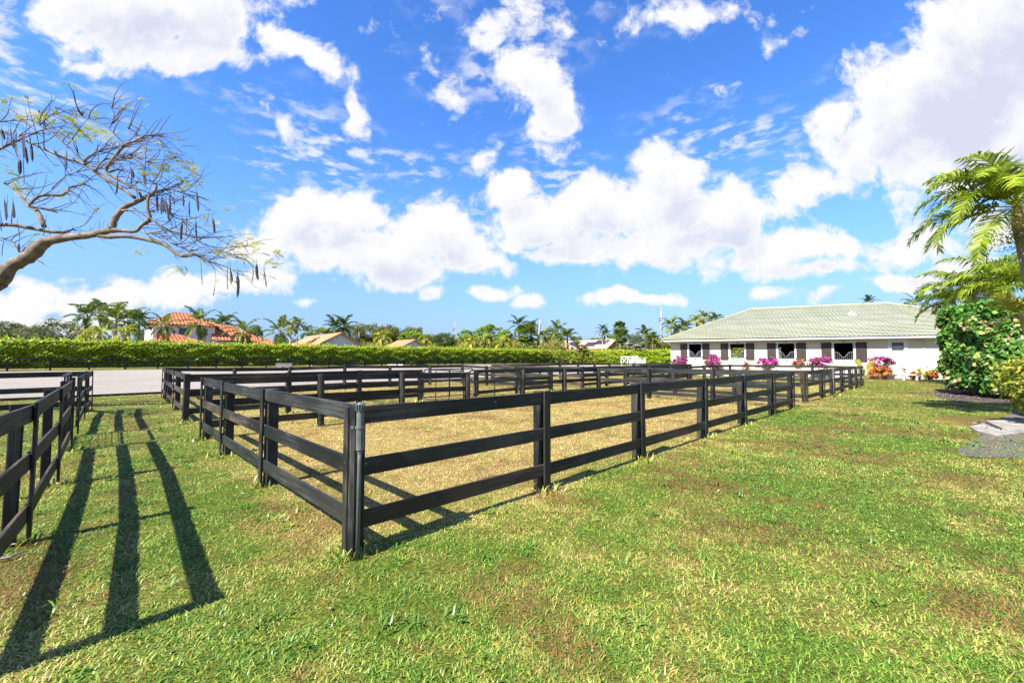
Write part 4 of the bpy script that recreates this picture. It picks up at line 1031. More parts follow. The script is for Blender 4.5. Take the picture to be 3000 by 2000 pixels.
for (a, b) in ((0, 0), (3, 0), (0, 2.8), (3, 2.8)):
    mb = MB(); mb.span((a - .12, b - .12, 0), (a + .12, b + .12, 4.0 - zp)); mb.build('column', M['white'], pv)
def gable_barn(px, D, W, L, ze, zr, rmat, wmat, label, name, tiles, ov=.5):
    """gable faces -EV; ridge runs along EV. local x = EU, y = EV"""
    g, z = frame_thing(name, px, D, AZ, label, 'barn' if 'barn' in name else 'house')
    ze -= z; zr -= z
    mb = MB(); mb.prism([(0, 0), (W, 0), (W, ze), (W / 2, zr), (0, ze)], 1, 0, L); mb.build('wall', wmat, g)
    mb = MB(); k = (zr - ze) / (W / 2); x0 = -ov; z0 = ze - k * ov + .05; zz = zr + .05
    tiled(mb, (x0, -ov, z0), (x0, L + ov, z0), (W / 2, -ov, zz), (W / 2, L + ov, zz), **tiles); tiled(mb, (W - x0, L + ov, z0), (W - x0, -ov, z0), (W / 2, L + ov, zz), (W / 2, -ov, zz), **tiles)
    ridge_caps(mb, (W / 2, -ov, zz), (W / 2, L + ov, zz), .1)
    for s in (x0, W - x0): mb.bar((s, -ov, z0 - .06), (W / 2, -ov, zz - .04), .06, .16)
    rf = mb.build('roof', rmat, g)
    return g, rf
T1 = dict(course=.45, wave=.34, amp=.03, step=.025)
hB, rB = gable_barn(927, 60, 6.9, 15, 3.62, 5.45, M['roofsalmon'], M['wallw'], 'white gabled barn with plain salmon orange roof and dark awnings', 'gabled_barn', T1)
for (u0, u1) in ((.8, 3.9), (4.3, 6.9)):
    mb = MB(); mb.box(((u0 + u1) / 2, -.55, 2.55), (u1 - u0, 1.1, .12)); mb.span((u0 + .1, -1.1, -.5), (u0 + .2, -1.0, 2.5)); mb.span((u1 - .2, -1.1, -.5), (u1 - .1, -1.0, 2.5)); mb.build('awning', M['trimblue'], hB)
mb = MB(); mb.span((2.9, -.05, 0), (3.9, -.01, 2.4)); mb.build('door', M['dark'], hB)
hC, rC = gable_barn(1180, 64, 3.9, 5.2, 3.55, 4.5, M['roofsalmon'], M['wallw'], 'small white gabled shed with salmon roof showing over the hedge', 'gabled_shed', T1, .35)
hD, rD = gable_barn(1775, 100, 8.9, 18.5, 4.1, 6.35, M['roofpink'], M['brownwall'], 'tan house with pinkish tiled roof carrying dark solar panels', 'pink_roof_house', T1)
kk = (6.35 - 4.1) / 4.45
def panel(v0, v1, x0, x1, nm='solar_panel'):
    mb = MB(); zd = zt(rD.parent.location.x, rD.parent.location.y)
    f = lambda x: 4.1 - zd + kk * x + .20
    nn = 4
    for i in range(nn):
        a = v0 + (v1 - v0) * i / nn + .03; b = v0 + (v1 - v0) * (i + 1) / nn - .03
        mb.add([(x0, a, f(x0)), (x0, b, f(x0)), (x1, b, f(x1)), (x1, a, f(x1)), (x0, a, f(x0) - .05), (x0, b, f(x0) - .05), (x1, b, f(x1) - .05), (x1, a, f(x1) - .05)], [(0, 1, 2, 3), (7, 6, 5, 4), (0, 4, 5, 1), (1, 5, 6, 2), (2, 6, 7, 3), (3, 7, 4, 0)])
    o = mb.build(nm, M['solar'], hD)
panel(1.2, 5.0, 1.9, 4.0); panel(4.2, 7.5, .9, 3.0); panel(10, 13.5, 1.2, 3.7)
hE, zE = frame_thing('pink_roof_wing', 1620, 96, R(75), 'low salmon pink roof corner beside a shaggy palm', 'house')
mb = MB(); mb.span((0, 0, 0), (6, 6, 3.0)); mb.build('wall', M['brownwall'], hE)
hip_roof(hE, 'roof', -.5, 6.5, -.5, 6.5, 3.0, 5.0, M['roofpink'], 2.6, 4.5, **T1)
hF, zF = frame_thing('pink_roof_wing', 1880, 98, R(80), 'low flat pinkish roof just over the hedge beside the silver palm', 'house')
mb = MB(); mb.span((0, 0, 0), (5.5, 6, 3.2)); mb.build('wall', M['brownwall'], hF)
hip_roof(hF, 'roof', -.4, 5.9, -.4, 6.4, 3.2, 4.3, M['roofpink'], 1.6, 4.0, **T1)
# ------------------------------------------------------------------ utility poles and wires
def pole(xt, yt, xb, yb, D, label, tr=True, r=.15, arm=True):
    t = pix(xt, yt, D); b = pix(xb, yb, D); d = (t - b).normalized(); z0 = zt(b.x, b.y); base = b - d * ((b.z - z0) / d.z)
    g = thing('utility_pole', base, label, 'utility pole', 'utility poles beyond the hedge')
    mb = MB(); mb.tube([(0, 0, -.3), tuple((t - base) * .5), tuple(t - base)], [r * 1.25, r, r * .75], 10); mb.build('pole_shaft', M['pole'], g, smooth=True)
    if tr:
        c = (t - base) * .80; mb = MB(); mb.tube([c + Vector((-.42, -.1, -.5)), c + Vector((-.42, -.1, -.45)), c + Vector((-.42, -.1, .45)), c + Vector((-.42, -.1, .5))], [.14, .2, .2, .12], 12); mb.box(c + Vector((-.2, -.05, .1)), (.3, .06, .5)); mb.build('transformer', M['galv'], g)
    if arm:
        c = (t - base) * .985; mb = MB(); mb.bar(c + Vector((-.9, 0, -.15)), c + Vector((.1, 0, -.05)), .08, .08); mb.tube([c + Vector((-.85, 0, -.1)), c + Vector((-.85, 0, .22))], .05, 6); mb.build('crossarm', M['galv'], g)
    return t
t1 = pole(1333, 940, 1335, 1020, 100, 'distant utility pole above the lime trees, transformer low on it', True, .16)
t2 = pole(1583, 936, 1574, 1024, 92, 'bare pale utility pole leaning slightly beyond the hedge', False, .23, False)
t3 = pole(1937, 902, 1938, 1026, 86, 'tallest utility pole with white transformer beside the stable corner', True, .21)
t4 = pole(1052, 973, 1052, 1015, 90, 'short utility pole with white transformer beside the gabled barn', True, .1, False)
def wire(a, b, sag, label):
    pts = [a.lerp(b, i / 14) - Vector((0, 0, sag * 4 * (i / 14) * (1 - i / 14))) for i in range(15)]
    mb = MB(); mb.tube([p - a for p in pts], .016, 4); o = mb.build('power_line', M['trimblue']); o.location = a; tag(o, label, 'wire', 'thin overhead wires')
wire(t2 - Vector((0, 0, .6)), pix(1640, 966, 88), .3, 'thin wire slanting from the leaning pole into the palms')
wire(t3 - Vector((0, 0, 5.2)), pix(1880, 982, 88), .4, 'thin wire from the tallest pole down to the trees')
wire(pix(1000, 975, 90), t4 - Vector((0, 0, .2)), .1, 'thin wire reaching the short pole over the barn gable')
# ------------------------------------------------------------------ jump stands and arched box in the arena
def jump_stand(x, w, h, D, label, xbrace=False, slope=0, rz=0.0, blue=False):
    p = pix(x, 1049, D); z0 = zt(p.x, p.y) + .03
    g = thing('jump_stand', (p.x, p.y, z0), label, 'jump stand', 'white show jump stands', rz)
    mb = MB(); mb.span((-.05, -.05, 0), (.05, .05, h)); mb.build('post', M['white'], g)
    hr = h - slope
    mb = MB(); mb.span((w - .04, -.04, 0), (w + .04, .04, hr)); mb.build('post', M['white'], g)
    mb = MB(); mb.bar((.05, 0, h - .06), (w - .04, 0, hr - .06), .06, .1); mb.bar((.05, 0, .42), (w - .04, 0, .42), .06, .09); mb.build('crosspiece', M['white'], g)
    mb = MB()
    if xbrace:
        mb.bar((.06, 0, .47), (w - .05, 0, h - .12), .04, .07); mb.bar((.06, .045, h - .12), (w - .05, .045, .47), .04, .07); mb.build('brace', M['white'], g)
    else:
        k = max(3, int(w / .13))
        for i in range(1, k):
            s = i / k; mb.box((w * s, 0, .3 + (h + (hr - h) * s - .25) / 2 - .1), (.075, .035, h + (hr - h) * s - .25))
        mb.build('picket', M['white'], g)
    if blue:
        mb = MB(); mb.box((w * .5, .03, h * .72), (w * .8, .02, .3)); mb.build('blue_panel', M['blue'], g)
    mb = MB(); mb.span((-.06, -.45, 0), (.06, .45, .08)); mb.span((w - .06, -.45, 0), (w + .06, .45, .08)); mb.build('foot', M['white'], g)
jump_stand(1820, .85, 1.62, 56, 'white jump stand with crossed braces, outermost beside the hedge', True)
jump_stand(1839, .62, 1.58, 56.6, 'white jump stand with dark gap next to the crossed brace stand', True, .05)
jump_stand(1844, .62, .9, 55.4, 'short white picket wing stand in front of the square stands', False, -.6)
jump_stand(1857, .62, 1.55, 55.6, 'tallest white picket wing stand, slats descending toward the stable', False, .62)
jump_stand(1853, .75, 1.6, 57.2, 'white jump stand showing a blue panel behind the picket wings', True, 0, 0, True)
jump_stand(1873, .5, 1.4, 55.8, 'white picket wing stand with pointed top in the middle', False, .5)
jump_stand(1881, .42, .95, 56.2, 'last white wing stand, sloping up on the stable side', False, -.45, 0)
p = pix(834, 1049, 40); zb = zt(p.x, p.y) + .03
bx = thing('jump_filler_box', (p.x, p.y, zb), 'grey box jump filler with arched hole standing in the sand arena', 'jump filler', rz=.25)
mb = MB(); w = .69; hh = .60; ar = .21
prof = [(-w, 0), (-ar, 0)] + [(-ar * math.cos(t), (.16 + ar * math.sin(t))) for t in np.linspace(0, math.pi, 13)] + [(ar, 0), (w, 0), (w, hh), (-w, hh)]
mb.prism(prof, 1, -.25, .25); mb.build('box_body', M['box'], bx)
mb = MB(); mb.tube([(-ar * 1.06 * math.cos(t), -.262, (.16 + ar * 1.06 * math.sin(t))) for t in np.linspace(0, math.pi, 13)], .022, 6); mb.build('arch_trim', M['concrete'], bx)
mb = MB(); mb.span((-w - .03, -.28, hh + .002), (w + .03, .28, hh + .05)); mb.span((-w - .03, -.27, 0), (-w - .004, .27, hh)); mb.build('box_lid', M['concrete'], bx)
# ------------------------------------------------------------------ shrubs along the stable
def wall_pt(x, off): 
    t = wt(x); return W0 + BA * t - BN * off
def shrub(name, x, yc, rxp, ryp, mat, n, leaf, label, cat, group=None, off=1.1, aspect=.6, cl=.3, seed=3, nclump=26):
    p = wall_pt(x, off); D = p.y; s = px_scale(D); c = pix(x, yc, D); rz = ryp * s; rx = rxp * s
    z0 = zt(p.x, p.y); g = thing(name, (c.x, c.y, z0), label, cat, group)
    mb = MB()
    for k in range(5):
        a = k * 1.26; mb.tube([(.05 * math.cos(a), .05 * math.sin(a), 0), (.3 * rx * math.cos(a), .3 * rx * math.sin(a), (c.z - z0) * .7), (.55 * rx * math.cos(a), .5 * rx * math.sin(a), c.z - z0 + .2 * rz)], [.03, .02, .01], 5)
    mb.build('stems', M['bark'], g)
    rg = np.random.default_rng(seed)
    cc = rg.normal(size=(nclump, 3)); cc /= np.linalg.norm(cc, axis=1)[:, None]; cc *= (rg.uniform(.2, 1, nclump) ** .5)[:, None]
    i = rg.integers(0, nclump, n); d = rg.normal(size=(n, 3)); d /= np.linalg.norm(d, axis=1)[:, None]
    q = cc[i] * .82 + d * (rg.uniform(0, 1, n) ** .6 * cl)[:, None]
    pts = q * np.array([rx, rx * .75, rz]); zz = np.maximum(pts[:, 2], -(c.z - z0) + .06); pts[:, 2] = zz
    tone = np.clip(.5 + .22 * rg.normal(size=n) + rg.uniform(-.25, .25, nclump)[i], 0, 1)
    pv, qv, tv = leaf_quads(pts, leaf * rg.uniform(.6, 1.4, n), tone, .25, d * .7 + np.array([0, -.2, .4]), aspect)
    obj('foliage', np_mesh('foliage', pv, qv, mat, tv), g, (0, 0, c.z - z0)); return g
GB = 'magenta bougainvilleas along the stable wall'
shrub('bougainvillea', 1992, 1060, 25, 20, M['magenta'], 1500, .13, 'magenta bougainvillea under the first stall window at the stable corner', 'shrub', GB, seed=11)
shrub('bougainvillea', 2087, 1058, 29, 25, M['magenta'], 1900, .13, 'fullest magenta bougainvillea between the first and second stall windows', 'shrub', GB, seed=12)
shrub('bougainvillea', 2246, 1064, 34, 21, M['magenta'], 1900, .13, 'broad magenta bougainvillea with yellow base left of the third stall window', 'shrub', GB, seed=13)
b4 = shrub('bougainvillea', 2402, 1062, 38, 22, M['magenta'], 1700, .13, 'bougainvillea with much green leaf before the fourth stall window', 'shrub', GB, seed=14)
shrub('bougainvillea', 2582, 1062, 36, 26, M['magenta'], 2100, .12, 'purple bougainvillea below the small window behind the orange croton', 'shrub', GB, off=.9, seed=15)
shrub('croton_bush', 2577, 1091, 32, 20, M['croton'], 1500, .20, 'large orange croton bush beside the end of the paddock fence', 'shrub', 'orange croton bushes', off=1.9, aspect=.35, seed=16)
shrub('croton_bush', 2680, 1101, 17, 14, M['croton'], 600, .20, 'small red brown croton near the path light', 'shrub', 'orange croton bushes', off=1.5, aspect=.35, seed=17)
shrub('croton_bush', 2728, 1097, 22, 15, M['croton'], 700, .20, 'rusty croton between the path light croton and the tall sea grape', 'shrub', 'orange croton bushes', off=1.2, aspect=.35, seed=18)
shrub('ti_plant', 2186, 1074, 13, 17, M['ti'], 140, .28, 'sparse brownish ti plant below the second stall window', 'plant', 'red ti plants', off=.9, aspect=.25, seed=19)
shrub('ti_plant', 2340, 1066, 20, 16, M['ti'], 220, .30, 'red leaved ti plant below the third stall window', 'plant', 'red ti plants', off=.9, aspect=.25, seed=20)
def broadleaf(x, yb, D, leaves, label):
    b = pix(x, yb, D); z0 = zt(b.x, b.y); g = thing('broad_leaf_plant', (b.x, b.y, z0), label, 'plant', 'broad leaved plants by the stable')
    for (lx, ly, ln, w) in leaves:
        tip = pix(lx, ly, D) - Vector((b.x, b.y, z0)); tip.y += random.uniform(-.3, .3); d = tip.normalized(); V = []; Q = []; T = []; L = tip.length
        side = d.cross(Vector((0, 1, .3))).normalized(); tn = random.uniform(.3, .95)
        k = 8
        for i in range(k + 1):
            f = i / k; c = tip * (1 - ln) + tip * ln * f + Vector((0, 0, .12 * math.sin(math.pi * f) - .15 * f * f)); ww = .62 * w * math.sin(math.pi * min(1, .08 + f * .9)) ** .7 * (1 + .12 * (-1) ** i)
            V += [c - side * ww + Vector((0, .05, .05)), c, c + side * ww + Vector((0, .05, .05))]; T += [tn, tn * .8, tn]
            if i: 
                o = (i - 1) * 3; Q += [(o, o + 1, o + 4, o + 3), (o + 1, o + 2, o + 5, o + 4)]
        lf = obj('leaf', np_mesh('leaf', np.array([tuple(v) for v in V]), np.array(Q), M['banana'], np.array(T)), g)
        mb = MB(); mb.tube([(0, 0, 0), tuple(tip * .5 + Vector((0, 0, .1))), tuple(tip * (1 - ln))], [.03, .02, .012], 6); mb.build('leaf_stalk', M['limeleafstalk'], lf)
M['limeleafstalk'] = flat('green_stalk', (.12, .14, .03), .5)
D1 = wall_pt(2536, 1.6).y
broadleaf(2536, 1108, D1, [(2500, 1051, .55, .16), (2514, 1048, .5, .2), (2564, 1054, .5, .36), (2549, 1062, .5, .26), (2563, 1080, .6, .16), (2527, 1078, .6, .16), (2520, 1068, .55, .14), (2556, 1086, .6, .14)], 'yellow broad leaved plant at the end of the paddock fence')
D2 = wall_pt(2712, 1.4).y
broadleaf(2712, 1112, D2, [(2682, 1078, .55, .14), (2700, 1072, .5, .14), (2728, 1082, .55, .22), (2738, 1090, .55, .16), (2706, 1084, .6, .14)], 'yellowing broad leaved plant among the small crotons')
# bare twig shrub, bench, path light
bt = wall_pt(2634, .8); g = thing('bare_shrub', (bt.x, bt.y, zt(bt.x, bt.y)), 'leafless little twig shrub against the cream wall', 'shrub')
mb = MB(); mb.tube([(0, 0, 0), (.02, 0, .5), (0, 0, .85)], [.05, .04, .02], 6)
for k in range(16):
    a = random.uniform(0, 6.28); r = random.uniform(.25, .5); mb.tube([(0, 0, random.uniform(.4, .8)), (r * .5 * math.cos(a), r * .5 * math.sin(a), .8), (r * math.cos(a), r * math.sin(a), random.uniform(.8, 1.15))], [.012, .009, .005], 4)
mb.build('twigs', M['bark'], g)
bp = wall_pt(2620, 2.3); g = thing('garden_bench', (bp.x, bp.y, zt(bp.x, bp.y)), 'small plain white bench on the grass edge by the wall', 'bench', rz=math.atan2(BA.y, BA.x))
mb = MB(); mb.span((-.42, -.14, .36), (.42, .14, .42)); mb.build('seat', M['white'], g)
for s in (-.36, .36): mb = MB(); mb.span((s - .045, -.12, 0), (s + .045, .12, .358)); mb.build('leg', M['white'], g)
lp = wall_pt(2650, 1.6); g = thing('path_light', (lp.x, lp.y, zt(lp.x, lp.y)), 'small grey solar path light beside the white bench', 'garden light')
mb = MB(); mb.tube([(0, 0, -.05), (0, 0, .24)], .018, 8); mb.build('stake', M['galv'], g)
mb = MB(); mb.tube([(0, 0, .22), (0, 0, .36), (0, 0, .362), (0, 0, .40)], [.03, .09, .12, .10], 12); mb.build('lamp_head', M['galv'], g)
# mulch bed along the stable
def poly_sheet(name, pts, lift, mat):
    mb = MB(); mb.add([(p[0], p[1], zt(p[0], p[1]) + lift) for p in pts], [tuple(range(len(pts)))]); o = mb.build(name, mat); tag(o, kind='structure'); return o
bed = []
for i in range(25):
    t = -1 + 27 * i / 24; p = W0 + BA * t - BN * (2.0 + .25 * math.sin(t * 1.3) + .15 * math.sin(t * 3.1)); bed.append(p)
bed += [W0 + BA * 26.5 + BN * .05, W0 - BA * 1 + BN * .05]
poly_sheet('mulch_bed_ground', bed, .012, M['mulch'])
# ------------------------------------------------------------------ right side planting
bed2 = [gnd(x, y) for x, y in ((2735, 1150), (2752, 1166), (2800, 1178), (2880, 1181), (2950, 1185), (3010, 1200), (3080, 1210), (3300, 1190), (3200, 1140), (2900, 1120))]
poly_sheet('mulch_bed_ground', bed2, .014, M['mulch'])
bed3 = [gnd(x, y) for x, y in ((2846, 1262), (2880, 1275), (2835, 1296), (2806, 1318), (2812, 1334), (2860, 1342), (2930, 1340), (3010, 1345), (3250, 1345), (3250, 1190), (2990, 1195), (2960, 1212), (2930, 1228), (2880, 1236))]
poly_sheet('mulch_bed_ground', bed3, .010, M['mulchgrey'])
sl = [gnd(x, y) for x, y in ((2888, 1240), (2946, 1237), (3060, 1238), (3150, 1268), (3010, 1270), (2935, 1262))]
mb = MB(); c0 = sl[0]; n = len(sl); mb.add([(p.x - c0.x, p.y - c0.y, .0) for p in sl] + [(p.x - c0.x, p.y - c0.y, .07) for p in sl], [tuple(range(n))[::-1], tuple(range(n, 2 * n))] + [(i, (i + 1) % n, n + (i + 1) % n, n + i) for i in range(n)])
o = mb.build('stepping_slab', M['concrete']); o.location = (c0.x, c0.y, .0); tag(o, 'pale concrete stepping slab on mulch beside the yellow bush', 'slab')
sl = [gnd(x, y) for x, y in ((2840, 1252), (2880, 1244), (2932, 1264), (2990, 1272), (2920, 1281), (2862, 1266))]
mb = MB(); c0 = sl[0]; n = len(sl); mb.add([(p.x - c0.x, p.y - c0.y, .0) for p in sl] + [(p.x - c0.x, p.y - c0.y, .035) for p in sl], [tuple(range(n))[::-1], tuple(range(n, 2 * n))] + [(i, (i + 1) % n, n + (i + 1) % n, n + i) for i in range(n)])
o = mb.build('stepping_slab', M['concrete']); o.location = (c0.x, c0.y, .0); tag(o, 'low crumbling concrete piece lying just before the stepping slab', 'slab')
def chips():
    n = 5200; k = RNG.uniform(0, 1, n) < .6
    a = RNG.uniform(0, 6.28, n); r = np.sqrt(RNG.uniform(0, 1, n))
    x = np.where(k, 13.3 + 2.9 * r * np.cos(a), 19.6 + 2.6 * r * np.cos(a)); y = np.where(k, 8.9 + 1.55 * r * np.sin(a), 16.4 + 2.6 * r * np.sin(a))
    c = np.stack([x, y, RNG.uniform(.012, .035, n)], -1); p, q, t = leaf_quads(c, RNG.uniform(.03, .11, n), RNG.uniform(0, 1, n), .72, np.array([[0, 0, 1.0]]), .3)
    tag(obj('mulch_chips', np_mesh('mulch_chips', p, q, M['chip'], t)), 'loose bark chips over the mulch beds', 'mulch', kind='stuff')
M['chip'] = leafmat('bark_chip', [(0, (.04, .03, .022)), (.5, (.12, .09, .065)), (1, (.33, .28, .22))], 0, .8)
chips()
def disc_leaves(c, nrm, size, tone, k=7):
    n = len(c); nrm = nrm / np.linalg.norm(nrm, axis=1)[:, None]
    r = RNG.normal(size=(n, 3)); a = np.cross(nrm, r); a /= np.linalg.norm(a, axis=1)[:, None]; b = np.cross(nrm, a)
    ang = np.arange(8) * 2 * np.pi / 8
    p = c[:, None, :] + (a[:, None, :] * np.cos(ang)[None, :, None] * 1.05 + b[:, None, :] * np.sin(ang)[None, :, None] * .92) * size[:, None, None] + nrm[:, None, :] * (np.cos(ang * 2) * .12)[None, :, None] * size[:, None, None]
    base = np.arange(n)[:, None] * 8
    q = np.concatenate([base + np.array([[0, 1, 2, 3]]), base + np.array([[0, 3, 4, 7]]), base + np.array([[4, 5, 6, 7]])])
    return p.reshape(-1, 3), q, np.repeat(tone, 8)
def sea_grape():
    P1 = Vector((19.25, 18.3, 0)); P2 = Vector((18.35, 15.3, 0)); P3 = Vector((23.5, 13.8, 0)); P4 = Vector((24.5, 19.5, 0)); poly = [P1, P2, P3, P4]
    cen = (P1 + P2 + P3 + P4) / 4; hgt = 3.85
    g = thing('sea_grape', (cen.x, cen.y, 0), 'tall boxy sea grape bush with round dark and pinkish leaves beside stable', 'shrub')
    C = []; NN = []
    for (a, b, n) in ((P2, P1, 7600), (P3, P2, 7600), (P1, P4, 3600), (P4, P3, 600)):
        d = b - a; nr = Vector((-d.y, d.x, 0)).normalized()
        if nr.dot(a - cen) < 0: nr = -nr
        s = RNG.uniform(0, 1, n); z = RNG.uniform(.05, 1, n) ** .9 * hgt
        bul = .25 * fnoise(s * d.length * 1.6, z * 1.8) - np.where(z > hgt - .7, (z - hgt + .7) ** 2 * .45, 0) - np.where(z < .7, (.7 - z) * .5, 0) - .22 * np.abs(2 * s - 1) ** 8
        t = bul - np.abs(RNG.normal(0, .22, n))
        C.append(np.stack([a.x + d.x * s + nr.x * t, a.y + d.y * s + nr.y * t, z], -1)); NN.append(np.tile(np.array([nr.x, nr.y, .55]), (n, 1)))
    n = 3200; u = RNG.uniform(0, 1, n); v = RNG.uniform(0, 1, n)
    p = [(np.array(P1) * (1 - u)[:, None] + np.array(P4) * u[:, None]) * (1 - v)[:, None] + (np.array(P2) * (1 - u)[:, None] + np.array(P3) * u[:, None]) * v[:, None]][0]
    p[:, 2] = hgt + .15 * fnoise(p[:, 0] * 1.3, p[:, 1] * 1.3) - np.abs(RNG.normal(0, .15, n)) - .5 * np.maximum(np.abs(2 * u - 1), np.abs(2 * v - 1)) ** 6
    C.append(p); NN.append(np.tile(np.array([0, 0, 1.0]), (n, 1)))
    C = np.concatenate(C); NN = np.concatenate(NN); n = len(C)
    cl = fnoise(C[:, 0] * 1.1 + C[:, 1] * .9, C[:, 2] * 1.6)
    tone = np.clip(.52 + .2 * RNG.normal(size=n), 0, .82)
    pk = (RNG.uniform(0, 1, n) < .10 + .16 * (cl > .25)) & (C[:, 2] < 3.3) ; tone = np.where(pk, RNG.uniform(.86, 1, n), tone)
    p, q, t = disc_leaves(C, NN + RNG.normal(size=(n, 3)) * .55, RNG.uniform(.055, .095, n), tone)
    obj('foliage', np_mesh('foliage', p - np.array([cen.x, cen.y, 0]), q, M['grape'], t), g)
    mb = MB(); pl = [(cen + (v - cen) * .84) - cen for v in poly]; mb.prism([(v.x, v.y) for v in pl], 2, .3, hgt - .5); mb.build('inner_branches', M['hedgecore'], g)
    mb = MB()
    for k in range(7): 
        a = P2.lerp(P1, .1 + .13 * k) * .75 + cen * .25 - cen; mb.tube([(a.x, a.y, 0), (a.x * .9, a.y * .9, .9)], .04, 6)
    mb.build('stems', M['bark'], g)
sea_grape()
def yellow_bush():
    c = Vector((12.35, 8.9, 1.0)); g = thing('yellow_bush', (c.x, c.y, 0), 'yellow green glossy bush at the picture edge by the stepping slab', 'shrub')
    n = 6500; d = RNG.normal(size=(n, 3)); d /= np.linalg.norm(d, axis=1)[:, None]
    rr = 1 - np.abs(RNG.normal(0, .16, n)) + .16 * fnoise(d[:, 0] * 5 + d[:, 2] * 3, d[:, 1] * 5 + d[:, 2] * 4)
    p = d * rr[:, None] * np.array([1.08, 1.1, 1.0]); p[:, 2] = np.where(p[:, 2] < -.93, -.93 + RNG.uniform(0, .1, n), p[:, 2]) * np.where(p[:, 2] > 0, .86, 1.0)
    p[:, 0] *= np.where(p[:, 2] < -.3, .85, 1.0)
    tone = np.clip(.45 + .25 * RNG.normal(size=n) + .25 * (p[:, 2]), 0, 1)
    pv, qv, tv = leaf_quads(p, .105 * RNG.uniform(.6, 1.4, n), tone, .3, d * .6 + np.array([0, 0, .5]), .5)
    obj('foliage', np_mesh('foliage', pv, qv, M['yellowbush'], tv), g, (0, 0, c.z))
    mb = MB()
    for k in range(9):
        a = k * .7; mb.tube([(.1 * math.cos(a), .1 * math.sin(a), 0), (.4 * math.cos(a), .4 * math.sin(a), .7), (.75 * math.cos(a), .75 * math.sin(a), 1.4)], [.03, .02, .01], 5)
    mb.build('stems', M['bark'], g)
yellow_bush()
# near palms with individual fronds
def near_palm(c, base, Rm, specs, label, name, mat, nl=34, ll=.62, w=.05, tr=.13, shaft=True, tone=.42):
    c = Vector(c); base = Vector(base); g = thing(name, base, label, 'palm tree', 'bright palms beside the stable')
    rel = c - base
    mb = MB(); k = 16; pts = []; rad = []
    for i in range(k):
        f = i / (k - 1); pts.append((rel.x * f ** 1.25, rel.y * f ** 1.25, (rel.z - .55) * f)); rad.append(tr * (1.25 - .4 * f) * (1 + .05 * (i % 2)))
    mb.tube(pts, rad, 12); mb.build('trunk', M['trunkgrey'], g)
    if shaft:
        mb = MB(); e = Vector(pts[-1]); mb.tube([e - Vector((0, 0, .02)), e + Vector((0, 0, .15)), e + Vector((0, 0, .45)), rel + Vector((0, 0, .1))], [tr * .9, tr * 1.05, tr * .8, tr * .45], 12); mb.build('crownshaft', M['shaft'], g, smooth=True)
    for (az, el, L, dr) in specs:
        v, q, t = frond((0, 0, 0), az, el, L * Rm, dr, nl, ll * Rm / 2.4, w, 12, random.uniform(-.5, .5), .35, 2, tone + random.uniform(-.1, .12), .75)
        obj('frond', np_mesh('frond', np.array(v), np.array(q), mat, np.array(t)), g, rel)
    return g
M['shaft'] = flat('crownshaft_skin', (.34, .26, .12), .5, .35, 5)
W_ = math.pi
sp = [(W_ + .15, .55, 1.0, 2.1), (W_ - .25, .2, 1.0, 2.0), (W_ + .3, -.2, .95, 1.5), (W_ - .55, .85, 1.0, 2.1), (W_ + .65, .65, 1.0, 1.7), (W_ + 1.0, .1, .95, 1.5), (W_ - .95, .35, 1.0, 1.6), (W_ - .1, 1.05, 1.0, 1.9), (1.4, .9, 1, 1.8), (.6, .5, 1, 1.7), (-.2, .4, 1, 1.7), (-.9, .6, 1, 1.7), (-1.4, .1, .9, 1.5), (2.1, 1.2, .95, 1.7), (.2, 1.25, .95, 1.7), (-1.5, 1.2, .9, 1.9), (W_ + .45, .95, 1.0, 1.9), (2.6, .0, .9, 1.3), (W_ + .1, 1.3, .95, 1.7), (W_ - .8, 1.25, .95, 1.7), (W_ - .35, .65, 1.0, 2.2)]
cc = pix(2982, 608, 9.6); near_palm(cc, (cc.x + .75, cc.y + .1, 0), 2.2, sp, 'tall bright palm with orange crownshaft at the picture edge above bushes', 'adonidia_palm', M['palmnear'], 46, .62, .05, .115)
# flower cluster under the crownshaft
fc = cc + Vector((-.05, -.1, -.75)); g = bpy.data.objects['adonidia_palm']
n = 700; d = RNG.normal(size=(n, 3)) * np.array([.26, .2, .17]) + np.array([-.08, 0, -.05]); pv, qv, tv = leaf_quads(d, .07 * RNG.uniform(.5, 1.5, n), np.clip(.5 + .2 * RNG.normal(size=n), 0, 1), .0, None, .3)
obj('blossom', np_mesh('blossom', pv, qv, M['oak'], tv), g, fc - Vector(g.location))
def rnd_specs(n, e0=1.2, e1=-.1): return [(i * 2.4 + random.uniform(-.2, .2), e0 + (e1 - e0) * i / n + random.uniform(-.1, .1), random.uniform(.85, 1.05), random.uniform(1.3, 1.8)) for i in range(n)]
for (x, y, D, rr, lb) in ((2945, 828, 20, 2.9, 'bushy lower palm behind the sea grape, under the tall bright palm'), (2850, 852, 22, 2.7, 'lower palm behind the sea grape nearest to the stable roof'), (2795, 885, 24, 2.2, 'short palm overlapping the end of the stable roof'), (3010, 850, 18.5, 2.7, 'low palm behind the tall palm trunk at the edge')):
    c = pix(x, y, D); near_palm(c, (c.x + .3, c.y + .2, 0), rr, rnd_specs(16), lb, 'adonidia_palm', M['palmnear'], 30, .75, .075, .12)
